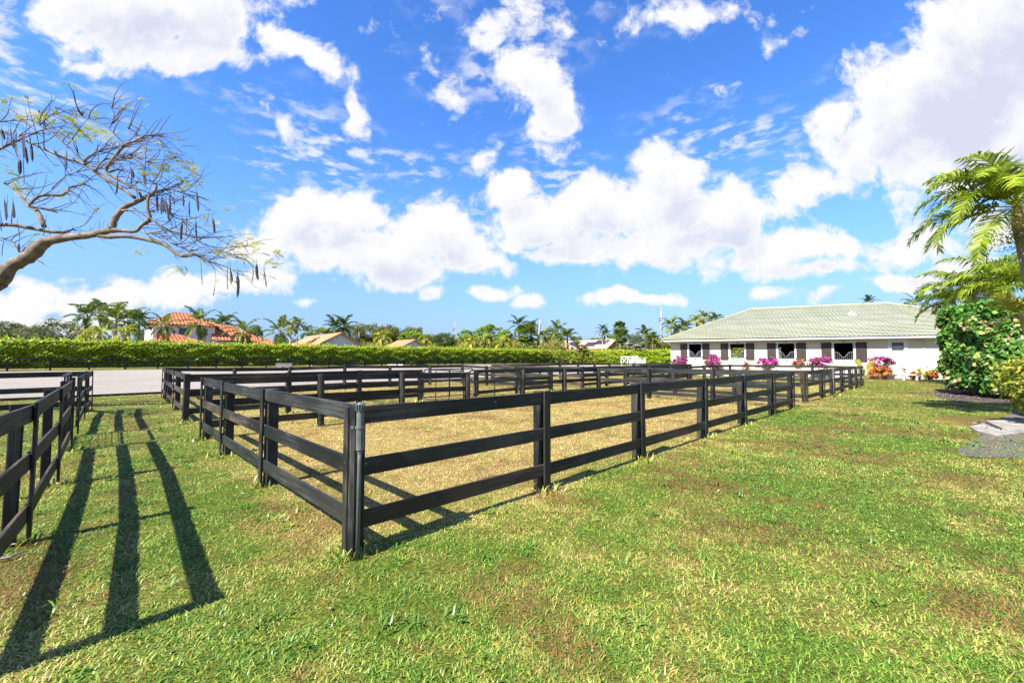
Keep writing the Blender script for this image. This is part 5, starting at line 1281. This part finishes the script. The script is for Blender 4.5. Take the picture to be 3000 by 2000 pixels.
def fan_palm():
    c = pix(2992, 922, 10.6); g = thing('young_fan_palm', (c.x + .3, c.y, 0), 'spiky yellow green young fan palm between sea grape and yellow bush', 'palm tree')
    rel = c - Vector(g.location); mb = MB(); mb.tube([(0, 0, 0), (.02, 0, rel.z * .5), tuple(rel)], [.09, .075, .06], 10); mb.build('trunk', M['shaft'], g)
    for (az, el, L) in ((W_ + .2, .55, 1.0), (W_ - .4, 1.1, .9), (W_ + .9, .3, .9), (-.3, .6, 1), (1.3, .9, 1), (-1.3, .8, .9), (W_ - .2, -.2, .8)):
        v, q, t = frond((0, 0, 0), az, el, .85 * L, .5, 16, .55, .035, 8, 0, .15, 2, .75, .25)
        obj('frond', np_mesh('frond', np.array(v), np.array(q), M['palmyellow'], np.array(t)), g, rel)
fan_palm()
# ------------------------------------------------------------------ poinciana
TD = 11.5
def zp_(x, y, D=TD): return pix(x / 2.24, 200 + y / 2.24, D)
def poinciana():
    base = Vector((zp_(0, 1400).x - 2.6, TD - .3, 0))
    g = thing('poinciana_tree', base, 'bare flame tree reaching in with hanging seed pods and sparse yellow leaves', 'tree')
    s = TD / FP / 2.24
    limbs = [
     [(0, 1400, 105), (60, 1310, 92), (130, 1270, 88), (200, 1230, 88), (270, 1160, 84), (330, 1130, 66), (450, 1110, 52), (560, 1100, 46), (660, 1080, 50), (720, 1065, 44), (800, 1065, 30), (890, 1070, 26), (930, 1030, 25), (985, 990, 25), (970, 920, 22), (975, 850, 20), (1010, 810, 18), (1028, 775, 14), (990, 740, 10), (940, 715, 6)],
     [(640, 1095, 34), (720, 1105, 34), (820, 1100, 31), (950, 1120, 29), (1060, 1150, 28), (1120, 1195, 26), (1180, 1228, 25), (1260, 1215, 22), (1320, 1250, 17), (1380, 1268, 12), (1470, 1300, 8), (1540, 1345, 5)],
     [(735, 1060, 42), (740, 1000, 40), (755, 960, 40), (800, 900, 36), (880, 860, 32), (940, 818, 27), (990, 792, 18), (1060, 770, 9), (1130, 790, 6)],
     [(885, 850, 28), (800, 790, 24), (700, 730, 24), (620, 680, 25), (560, 630, 26), (430, 590, 18), (320, 545, 16), (200, 490, 14), (100, 440, 9), (0, 400, 6)],
     [(560, 630, 20), (545, 590, 17), (600, 530, 14), (665, 500, 10), (720, 470, 7)], [(560, 620, 14), (500, 560, 10), (440, 500, 8), (380, 440, 5), (300, 390, 4)],
     [(935, 860, 22), (900, 800, 20), (800, 745, 20), (715, 690, 20), (728, 640, 22), (790, 570, 20), (845, 515, 20), (920, 490, 13), (990, 460, 10), (1050, 465, 8), (1085, 430, 5)],
     [(845, 515, 12), (790, 460, 9), (720, 390, 7), (640, 360, 6), (540, 330, 4), (430, 300, 3)], [(720, 395, 6), (780, 310, 5), (740, 250, 3)], [(900, 495, 8), (870, 430, 6), (780, 360, 4)],
     [(970, 870, 14), (1060, 920, 9), (1130, 970, 8), (1250, 1010, 6), (1360, 1080, 5), (1480, 1150, 3)], [(985, 985, 15), (1080, 1050, 11), (1190, 1080, 8), (1290, 1130, 6), (1420, 1190, 5), (1560, 1230, 3)],
     [(800, 935, 16), (880, 935, 13), (970, 970, 10), (1060, 1030, 8)], [(960, 1085, 12), (1030, 1080, 10), (1110, 1140, 8), (1220, 1190, 7), (1340, 1240, 5)],
     [(-250, 1060, 34), (0, 1018, 27), (100, 1025, 27), (200, 1040, 28), (300, 1045, 22), (342, 1008, 9)], [(290, 1040, 28), (230, 950, 30), (180, 910, 27), (100, 870, 20), (0, 770, 15), (-120, 700, 15)],
     [(190, 900, 19), (220, 835, 19), (270, 815, 18), (330, 805, 18), (345, 770, 15), (330, 735, 12), (380, 710, 10), (395, 690, 6)], [(160, 1240, 15), (110, 1190, 12), (50, 1125, 10), (0, 1110, 8), (-100, 1090, 8)],
     [(180, 905, 16), (270, 915, 12), (285, 920, 6)], [(340, 790, 7), (420, 690, 5), (560, 640, 4)], [(620, 680, 14), (650, 600, 9), (700, 560, 7), (760, 540, 5)], [(800, 590, 9), (900, 590, 7), (1010, 640, 5), (1130, 640, 4), (1240, 540, 3)],
     [(-260, 640, 40), (-120, 560, 26), (0, 480, 16), (120, 400, 10), (230, 340, 6), (330, 320, 3)], [(-200, 420, 20), (-60, 330, 10), (80, 290, 5), (200, 230, 3), (60, 175, 2)]]
    ld = [0, .2, .3, .1, .4, -.3, -.2, -.5, -.4, .3, .3, .5, -.2, .1, .7, .6, .8, .2, .5, .3, .4, -.3, .6, .9]
    mb = MB(); anchors = []
    for li, lm in enumerate(limbs):
        pts = []; rad = []
        raw = [zp_(x, y) + Vector((0, ld[li] * (i / len(lm)), 0)) for i, (x, y, w) in enumerate(lm)]
        for i in range(len(raw) - 1):
            for k in range(3):
                f = k / 3; p0 = raw[max(i - 1, 0)]; p1 = raw[i]; p2 = raw[i + 1]; p3 = raw[min(i + 2, len(raw) - 1)]
                p = .5 * ((2 * p1) + (p2 - p0) * f + (2 * p0 - 5 * p1 + 4 * p2 - p3) * f * f + (3 * p1 - p0 - 3 * p2 + p3) * f ** 3)
                pts.append(p); rad.append((lm[i][2] * (1 - f) + lm[i + 1][2] * f) * s * .43 * (1 + random.uniform(-.11, .11)))
        pts.append(raw[-1]); rad.append(lm[-1][2] * s * .4)
        mb.tube([p - base for p in pts], rad, 9)
        for p, r, i in zip(pts, rad, range(len(pts))):
            if r < 22 * s * .5 and p.x > -18: anchors.append((p, pts[min(i + 1, len(pts) - 1)] - pts[max(i - 1, 0)]))
    mb.build('limbs', M['bark'], g, smooth=True)
    mb = MB(); p0 = zp_(0, 1400) - base; mb.tube([(0, 0, -.2), (.1, 0, 1.0), (.35, .1, 1.9), (1.3, .2, p0.z - .75), tuple(p0 * .999)], [.42, .34, .3, .28, 105 * s * .43], 14)
    mb.tube([(.35, .1, 1.9), (.2, .1, 3.2), (zp_(-250, 1060).x - base.x, .3, zp_(-250, 1060).z)], [.26, .2, .13], 10)
    mb.tube([(.2, .1, 3.0), (.4, -.2, 4.6), (zp_(-260, 640).x - base.x, .3, zp_(-260, 640).z), ], [.2, .16, .1], 10)
    mb.tube([(.2, .1, 3.0), (-.4, .3, 4.9), (zp_(-200, 420).x - base.x - .3, .6, zp_(-200, 420).z), (zp_(-200, 420).x - base.x, .6, zp_(-200, 420).z)], [.18, .13, .08, .05], 10)
    mb.build('trunk', M['bark'], g, smooth=True)
    # twigs: long arching shoots
    mb = MB(); tips = []
    for k in range(340):
        p, t = random.choice(anchors); p = p.copy(); t = t.normalized()
        d = (t * .6 + Vector((.8, random.uniform(-.5, .5), random.uniform(-.6, .5)))).normalized(); L = random.uniform(.35, 1.45); n = 8; pts = [p.copy()]
        cz = random.choice((-1, -1, 1)) * random.uniform(.05, .42); cy = random.uniform(-.12, .12)
        for i in range(n):
            d = (d + Vector((.05, cy, cz * (.75 if i < 5 else -.5))) + Vector((random.gauss(0, .07), random.gauss(0, .07), random.gauss(0, .07)))).normalized(); p = p + d * L / n; pts.append(p.copy())
        r0 = random.uniform(.007, .015); mb.tube([q - base for q in pts], [r0 * (1 - .8 * i / n) + .0018 for i in range(n + 1)], 4, False); tips.append((pts[-1], d)); 
        if random.random() < .6:
            i = random.randint(2, 5); q = pts[i]; e = (d + Vector((random.uniform(-.3, .8), random.uniform(-.5, .5), random.uniform(-.8, .8)))).normalized()
            l2 = random.uniform(.15, .5); pp = [q, q + e * l2 * .5 + Vector((0, 0, .03)), q + e * l2]; mb.tube([v - base for v in pp], [.005, .004, .002], 4, False); tips.append((pp[-1], e))
    for k in range(26): # upright shoots on the low limb
        x = random.uniform(330, 800); y = 1115 - (x - 330) * .12; p = zp_(x, y); l = random.uniform(.15, .5); e = Vector((random.uniform(-.4, .4), random.uniform(-.3, .3), 1)).normalized()
        mb.tube([p - base, p + e * l * .5 - base, p + e * l + Vector((random.uniform(-.06, .06), 0, 0)) - base], [.005, .004, .002], 4, False)
    # outer limb beyond the picture edge, its twigs shade the grass alley
    lb = MB(); q = [base + Vector((.4, -.2, 2.6)), base + Vector((1.6, -1.4, 3.9)), base + Vector((3.1, -2.6, 4.5)), base + Vector((4.0, -2.9, 4.7))]
    lb.tube([p - base for p in q], [.15, .11, .07, .03], 9); lb.build('limbs', M['bark'], g, smooth=True)
    mb2 = MB()
    for k in range(90):
        f = random.uniform(.3, 2.9); i = int(f); p = q[i].lerp(q[i + 1], f - i); d = Vector((random.uniform(-.6, .9), random.uniform(-.8, .8), random.uniform(-.2, .6))).normalized(); pts = [p.copy()]
        for j in range(5):
            d = (d + Vector((random.gauss(0, .15), random.gauss(0, .15), random.gauss(0, .12)))).normalized(); p = p + d * random.uniform(.1, .24)
            if p.x > -1.33 * p.y: break
            pts.append(p.copy())
        if len(pts) > 2: mb2.tube([v - base for v in pts], [.014 - .002 * j for j in range(len(pts))], 4, False)
    mb2.build('outer_twigs', M['twig'], g)
    mb.build('twigs', M['twig'], g)
    # feathery leaves
    V = []; Q = []; T = []
    def leafy(p, d, L, tone):
        d = Vector(d).normalized(); sd = d.cross(Vector((0, 0, 1))); sd = sd.normalized() if sd.length > .05 else Vector((1, 0, 0)); nr = sd.cross(d)
        for i in range(9):
            f = (i + .8) / 9; c = p + d * L * f + Vector((0, 0, -.22 * L * f * f)); ln = L * .36 * math.sin(math.pi * (.18 + .74 * f))
            for sg in (-1, 1):
                e = (sd * sg + d * .6 + nr * random.uniform(-.15, .25)).normalized(); w = d * .016
                tip = c + e * ln + Vector((0, 0, -.15 * ln)); m = (c + tip) / 2 + Vector((0, 0, .02))
                k = len(V); V.extend([tuple(c - base - w * .3), tuple(m - base - w), tuple(tip - base), tuple(m - base + w)]); Q.append((k, k + 1, k + 2, k + 3)); T.extend([min(1, max(0, tone + random.gauss(0, .12)))] * 4)
    spots = [(200, 315, 5), (380, 320, 5), (470, 430, 8), (490, 385, 7), (560, 430, 6), (640, 440, 4), (700, 490, 4), (600, 390, 5), (430, 470, 5), (970, 680, 7), (1100, 690, 7), (1230, 640, 8), (1240, 760, 8), (1180, 760, 4), (1130, 450, 3), (970, 505, 3), (60, 740, 8), (30, 680, 6), (120, 330, 5), (30, 260, 5), (20, 210, 3), (290, 350, 4), (1570, 1185, 7), (1640, 1160, 6), (1200, 1305, 6), (880, 1185, 3), (1800, 1215, 4), (1620, 1240, 4), (1740, 1290, 3), (320, 660, 2), (540, 280, 2), (760, 240, 2), (60, 180, 2), (200, 230, 2), (1060, 590, 4), (1200, 610, 5), (1400, 960, 3), (1540, 900, 3), (1420, 1220, 4), (1830, 1260, 2), (90, 810, 4), (210, 780, 3), (700, 690, 2), (1150, 1210, 3), (1490, 1200, 4)]
    for (x, y, n) in spots:
        tb = random.uniform(.15, .8)
        for k in range(n):
            p = zp_(x + random.gauss(0, 32), y + random.gauss(0, 20), TD + random.uniform(-.3, .6)); leafy(p, (random.uniform(-.4, 1), random.uniform(-.6, .6), random.uniform(-.4, .35)), random.uniform(.22, .40), tb)
    for p, d in random.sample(tips, 90): leafy(p, d, random.uniform(.12, .26), random.uniform(.1, .7))
    obj('leaves', np_mesh('leaves', np.array(V), np.array(Q), M['poin'], np.array(T)), g)
    pods = [(105, 400, 490, 26), (150, 410, 590, 32), (190, 430, 540, 24), (130, 600, 700, 24), (150, 590, 745, 18), (10, 400, 470, 24), (435, 545, 665, 16), (425, 600, 730, 18), (855, 650, 722, 22), (872, 668, 742, 16), (945, 670, 760, 14), (770, 740, 830, 14), (893, 770, 880, 16), (1290, 810, 940, 20), (1395, 985, 1085, 20), (1225, 960, 1095, 22), (1285, 1000, 1130, 12), (1062, 840, 960, 30), (1084, 860, 950, 26), (1105, 750, 850, 20), (1145, 820, 895, 16), (1200, 830, 910, 14), (1316, 1250, 1420, 24), (1410, 1430, 1496, 11), (1494, 1310, 1450, 14), (1512, 1312, 1418, 14), (1685, 1285, 1392, 20), (1730, 1325, 1438, 13), (1740, 1300, 1388, 14), (30, 865, 1000, 22), (48, 870, 978, 22), (82, 870, 960, 24), (115, 1020, 1110, 18), (300, 990, 1100, 18), (22, 1150, 1228, 18), (126, 1150, 1212, 14), (640, 500, 620, 9), (1660, 1310, 1405, 8), (1120, 960, 1050, 10), (-60, 900, 1030, 22), (-90, 450, 580, 26)]
    for _ in range(22):
        cx, cy = random.choice(((60, 420), (170, 480), (60, 880), (1080, 840), (1180, 880), (880, 700), (440, 560), (1230, 1000), (1500, 1330), (-40, 960)))
        x = cx + random.gauss(0, 45); y = cy + random.gauss(0, 25); pods.append((x, y, y + random.uniform(70, 150), random.uniform(12, 22)))
    green = {22, 23, 25, 27, 28, 36}
    for i, (x, y0, y1, w) in enumerate(pods):
        a = zp_(x, y0, TD - .1); b = zp_(x + random.uniform(-14, 26), y1, TD - .1); m = a.lerp(b, .5) + Vector((random.uniform(-.04, .04), 0, 0)); ww = w * s * .38
        V2 = []; Q2 = []; n = 8; ya = random.uniform(-.9, .9); cr = Vector((math.cos(ya), math.sin(ya), 0)); th = Vector((-math.sin(ya), math.cos(ya), 0)) * .009
        for k in range(n + 1):
            f = k / n; c = a * (1 - f) ** 2 + m * 2 * f * (1 - f) + b * f * f - base; wk = ww * min(1, .25 + 4 * f, .15 + 5 * (1 - f)) * (1 + .06 * (-1) ** k)
            V2 += [c - cr * wk, c - th, c + cr * wk, c + th]
            if k:
                o = (k - 1) * 4; Q2 += [(o + j, o + (j + 1) % 4, o + 4 + (j + 1) % 4, o + 4 + j) for j in range(4)]
        mbp = MB(); mbp.add(V2, Q2 + [(0, 1, 2, 3), (n * 4 + 3, n * 4 + 2, n * 4 + 1, n * 4)]); mbp.tube([a - base + Vector((0, 0, random.uniform(.1, .22))), a - base], .004, 4)
        mbp.build('seed_pod', M['greenpod'] if i in green else M['pod'], g)
poinciana()
# fallen twigs by the near fence
for (xy, lb) in ((((-20, 1652), (30, 1642), (75, 1622)), 'longer dry twig lying in grass by the weathered fence foot'), (((0, 1610), (25, 1604), (46, 1603)), 'shorter dry twig lying closest to the weathered fence post')):
    ps = [gnd(*q) + Vector((0, 0, .03)) for q in xy]; mb = MB(); mb.tube([p - ps[0] for p in ps], [.009, .011, .005], 6); o = mb.build('fallen_twig', M['pole']); o.location = ps[0]; tag(o, lb, 'twig', 'dry twigs on the grass')
# ------------------------------------------------------------------ sky, sun, camera
SUN_AZ = R(43.5); SUN_EL = R(47)     # shadows fall toward azimuth SUN_AZ
def world():
    w = bpy.data.worlds.new('World'); S.world = w; w.use_nodes = True; nt = w.node_tree
    for n_ in list(nt.nodes): nt.nodes.remove(n_)
    out = nt.nodes.new('ShaderNodeOutputWorld'); bg = nt.nodes.new('ShaderNodeBackground'); nt.links.new(bg.outputs[0], out.inputs[0])
    sky = nt.nodes.new('ShaderNodeTexSky'); sky.sky_type = 'NISHITA'; sky.sun_disc = False; sky.sun_elevation = SUN_EL; sky.sun_rotation = SUN_AZ + math.pi
    sky.dust_density = SKY['dust']; sky.ozone_density = SKY['ozone']; sky.air_density = SKY['air']
    hs = N(nt, 'ShaderNodeHueSaturation'); hs.inputs['Saturation'].default_value = SKY['sat']; hs.inputs['Hue'].default_value = SKY['hue']; hs.inputs['Value'].default_value = SKY['val']; nt.links.new(sky.outputs[0], hs.inputs['Color'])
    tc = nt.nodes.new('ShaderNodeTexCoord')
    # cloud density group
    g = bpy.data.node_groups.new('cloud_density', 'ShaderNodeTree')
    g.interface.new_socket('Vec', in_out='INPUT', socket_type='NodeSocketVector'); g.interface.new_socket('Density', in_out='OUTPUT', socket_type='NodeSocketFloat')
    gi = g.nodes.new('NodeGroupInput'); go = g.nodes.new('NodeGroupOutput')
    warp = N(g, 'ShaderNodeTexNoise'); warp.inputs['Scale'].default_value = 5; warp.inputs['Detail'].default_value = 4; g.links.new(gi.outputs[0], warp.inputs['Vector'])
    ws = N(g, 'ShaderNodeVectorMath', operation='MULTIPLY_ADD'); g.links.new(warp.outputs['Color'], ws.inputs[0]); ws.inputs[1].default_value = (.11, .09, 0); ws.inputs[2].default_value = (-.055, -.045, 0)
    wa = N(g, 'ShaderNodeVectorMath', operation='ADD'); g.links.new(gi.outputs[0], wa.inputs[0]); g.links.new(ws.outputs[0], wa.inputs[1])
    best = None
    for (x, y, rx, ry, rot, wt_) in CLOUDS:
        vin = wa.outputs[0]
        if best is not None:      # chain each cloud lobe to the one before it
            ch = N(g, 'ShaderNodeVectorMath', operation='MULTIPLY_ADD'); g.links.new(best, ch.inputs[0]); ch.inputs[1].default_value = (1e-9,) * 3; g.links.new(wa.outputs[0], ch.inputs[2]); vin = ch.outputs[0]
        a, b, c = ray(x / .784, y / .784); m = N(g, 'ShaderNodeMapping', vector_type='TEXTURE')
        m.inputs['Location'].default_value = (a / b, c / b, 0); m.inputs['Rotation'].default_value = (0, 0, R(rot)); m.inputs['Scale'].default_value = (rx * 1.13 / 925, ry * 1.1 / 925, 1); g.links.new(vin, m.inputs[0])
        l = N(g, 'ShaderNodeVectorMath', operation='LENGTH'); g.links.new(m.outputs[0], l.inputs[0])
        v = math_n(g, 'MULTIPLY', math_n(g, 'SUBTRACT', 1.0, l.outputs['Value']), wt_)
        best = v if best is None else math_n(g, 'MAXIMUM', best, v)
    best = math_n(g, 'MAXIMUM', best, -.55)
    n1 = noise(g, wa.outputs[0], 8.5, 9, .62)
    d = math_n(g, 'ADD', best, math_n(g, 'MULTIPLY', math_n(g, 'SUBTRACT', n1, .5), 2.3))
    g.links.new(d, go.inputs[0])
    sep = N(nt, 'ShaderNodeSeparateXYZ'); nt.links.new(tc.outputs['Generated'], sep.inputs[0])
    yy = math_n(nt, 'MAXIMUM', math_n(nt, 'ABSOLUTE', sep.outputs[1]), .12)
    gxn = math_n(nt, 'DIVIDE', sep.outputs[0], yy); gzn = math_n(nt, 'DIVIDE', sep.outputs[2], yy)
    cb = N(nt, 'ShaderNodeCombineXYZ'); nt.links.new(gxn, cb.inputs[0]); nt.links.new(gzn, cb.inputs[1])
    d0 = N(nt, 'ShaderNodeGroup'); d0.node_tree = g; nt.links.new(cb.outputs[0], d0.inputs[0])
    of = N(nt, 'ShaderNodeVectorMath', operation='ADD'); nt.links.new(cb.outputs[0], of.inputs[0]); of.inputs[1].default_value = (-.02, .06, 0)
    d1 = N(nt, 'ShaderNodeGroup'); d1.node_tree = g; nt.links.new(of.outputs[0], d1.inputs[0])
    def mr(x, a, b, c=0, d_=1):
        n_ = N(nt, 'ShaderNodeMapRange', interpolation_type='SMOOTHSTEP'); nt.links.new(x, n_.inputs[0])
        for i, q in enumerate((a, b, c, d_)): n_.inputs[i + 1].default_value = q
        return n_.outputs[0]
    alpha = mr(d0.outputs[0], .02, .44)
    # high thin ripples
    hz = math_n(nt, 'MAXIMUM', sep.outputs[2], .06)
    cb2 = N(nt, 'ShaderNodeCombineXYZ'); nt.links.new(math_n(nt, 'DIVIDE', sep.outputs[0], hz), cb2.inputs[0]); nt.links.new(math_n(nt, 'DIVIDE', sep.outputs[1], hz), cb2.inputs[1])
    r1 = noise(nt, cb2.outputs[0], 9.0, 5, .55); r2 = noise(nt, cb2.outputs[0], 1.3, 4, .5)
    wis = math_n(nt, 'MULTIPLY', mr(r1, .46, .66), mr(r2, .43, .62)); wis = math_n(nt, 'MULTIPLY', wis, mr(sep.outputs[2], .24, .42)); wis = math_n(nt, 'MULTIPLY', wis, .75)
    alpha = math_n(nt, 'MAXIMUM', alpha, wis)
    lowhaze = mr(sep.outputs[2], .42, -.03, 0, .92)
    shade = math_n(nt, 'MULTIPLY', mr(d1.outputs[0], .35, 1.25), mr(d0.outputs[0], .2, .7))
    ccol = mixc(nt, shade, (1.0, 1.0, 1.02), (.72, .76, .93))
    cs = N(nt, 'ShaderNodeVectorMath', operation='SCALE'); nt.links.new(ccol, cs.inputs[0]); cs.inputs['Scale'].default_value = SKY['cloud'] / SKY['str']
    hz_c = N(nt, 'ShaderNodeVectorMath', operation='SCALE'); hz_c.inputs[0].default_value = (.29, .51, .96); hz_c.inputs['Scale'].default_value = SKY['haze'] / SKY['str']
    c1 = mixc(nt, lowhaze, hs.outputs['Color'], hz_c.outputs[0])
    c2 = mixc(nt, alpha, c1, cs.outputs[0])
    nt.links.new(c2, bg.inputs['Color']); bg.inputs['Strength'].default_value = SKY['str']
SKY = dict(dust=.2, ozone=3.0, air=1.0, sat=1.28, hue=.512, val=1.14, cloud=.35, haze=.285, str=.10)
CLOUDS = [ # x y rx ry rot weight in the 2352-wide frame
 (330, 20, 330, 120, 0, 1.2), (420, 110, 170, 60, 0, 1), (140, 20, 160, 50, 10, .7), (660, 90, 140, 45, -25, .75), (740, 150, 80, 35, -35, .6), (812, 240, 38, 95, 8, .65), (640, 290, 110, 30, -35, .35), (180, 150, 70, 30, 0, .35),
 (1220, 190, 110, 90, 0, .75), (1270, 270, 70, 100, -10, .75), (1160, 60, 200, 60, 0, .35), (1020, 190, 50, 110, -20, .3), (1290, 60, 120, 50, 0, .35), (1600, 30, 180, 40, 0, .35), (1830, 95, 60, 22, 30, .3), (1640, 190, 50, 16, 10, .25),
 (2200, 210, 330, 190, 28, 1.6), (2330, 80, 260, 180, 20, 1.5), (2040, 300, 230, 100, 25, 1.1), (2280, 330, 260, 110, 5, 1.2), (1930, 270, 110, 60, 30, .8),
 (690, 500, 120, 80, 0, 1.0), (790, 500, 110, 80, 0, 1.1), (980, 540, 120, 85, 10, 1.1), (640, 560, 140, 60, 0, .9), (860, 580, 250, 60, -5, 1.1), (1080, 590, 110, 60, -10, 1.0), (930, 630, 120, 40, -5, .8), (760, 600, 140, 50, 0, .8),
 (1170, 440, 100, 50, 20, .8), (1250, 510, 150, 80, 0, 1.1), (1400, 470, 180, 90, 10, 1.2), (1530, 430, 120, 80, 0, 1.1), (1490, 370, 60, 45, 30, .6), (1640, 500, 220, 80, 8, 1.2), (1850, 430, 130, 55, 12, 1.0), (1550, 560, 300, 60, 4, 1.0), (1780, 580, 200, 55, 8, .9), (1300, 580, 130, 40, 0, .8), (1100, 370, 60, 40, 20, .5), (1180, 560, 60, 40, 0, .7),
 (2110, 560, 180, 60, 8, .9), (2300, 530, 160, 60, 5, 1.0), (2240, 610, 140, 40, 3, .7), (1880, 620, 220, 30, 4, .6),
 (260, 680, 330, 42, 2, .75), (90, 700, 260, 40, 0, .7), (480, 650, 220, 40, 5, .7), (180, 640, 60, 16, 0, .5), (110, 740, 240, 30, 0, .6),
 (1003, 678, 40, 18, 0, .7), (1115, 675, 80, 20, 0, .8), (1210, 692, 60, 16, 12, .6), (1445, 686, 140, 20, 0, .8), (1770, 680, 90, 18, 0, .5), (1910, 672, 60, 18, 15, .5), (2060, 655, 110, 24, 0, .8), (700, 684, 40, 10, 0, .4), (750, 648, 30, 10, 0, .4)]
world()
sun = bpy.data.lights.new('sun', 'SUN'); sun.energy = 5.0; sun.angle = R(.53); sun.color = (1.0, .945, .86)
so = bpy.data.objects.new('sun', sun); link(so)
dirv = Vector((math.sin(SUN_AZ) * math.cos(SUN_EL), math.cos(SUN_AZ) * math.cos(SUN_EL), -math.sin(SUN_EL)))
so.rotation_euler = dirv.to_track_quat('-Z', 'Y').to_euler()
cam = bpy.data.cameras.new('camera'); cam.sensor_width = 36; cam.sensor_fit = 'HORIZONTAL'; cam.lens = 36 * FP / 3000; cam.clip_start = .05; cam.clip_end = 5000
co = bpy.data.objects.new('camera', cam); link(co); co.location = (0, 0, H); co.rotation_euler = (math.pi / 2 + TH, 0, 0); S.camera = co
vs = S.view_settings; vs.view_transform = 'Standard'; vs.look = 'None'; vs.gamma = 1; vs.exposure = 1.5; vs.use_curve_mapping = False
S.cycles.max_bounces = 6; S.cycles.transparent_max_bounces = 4; S.cycles.use_denoising = True
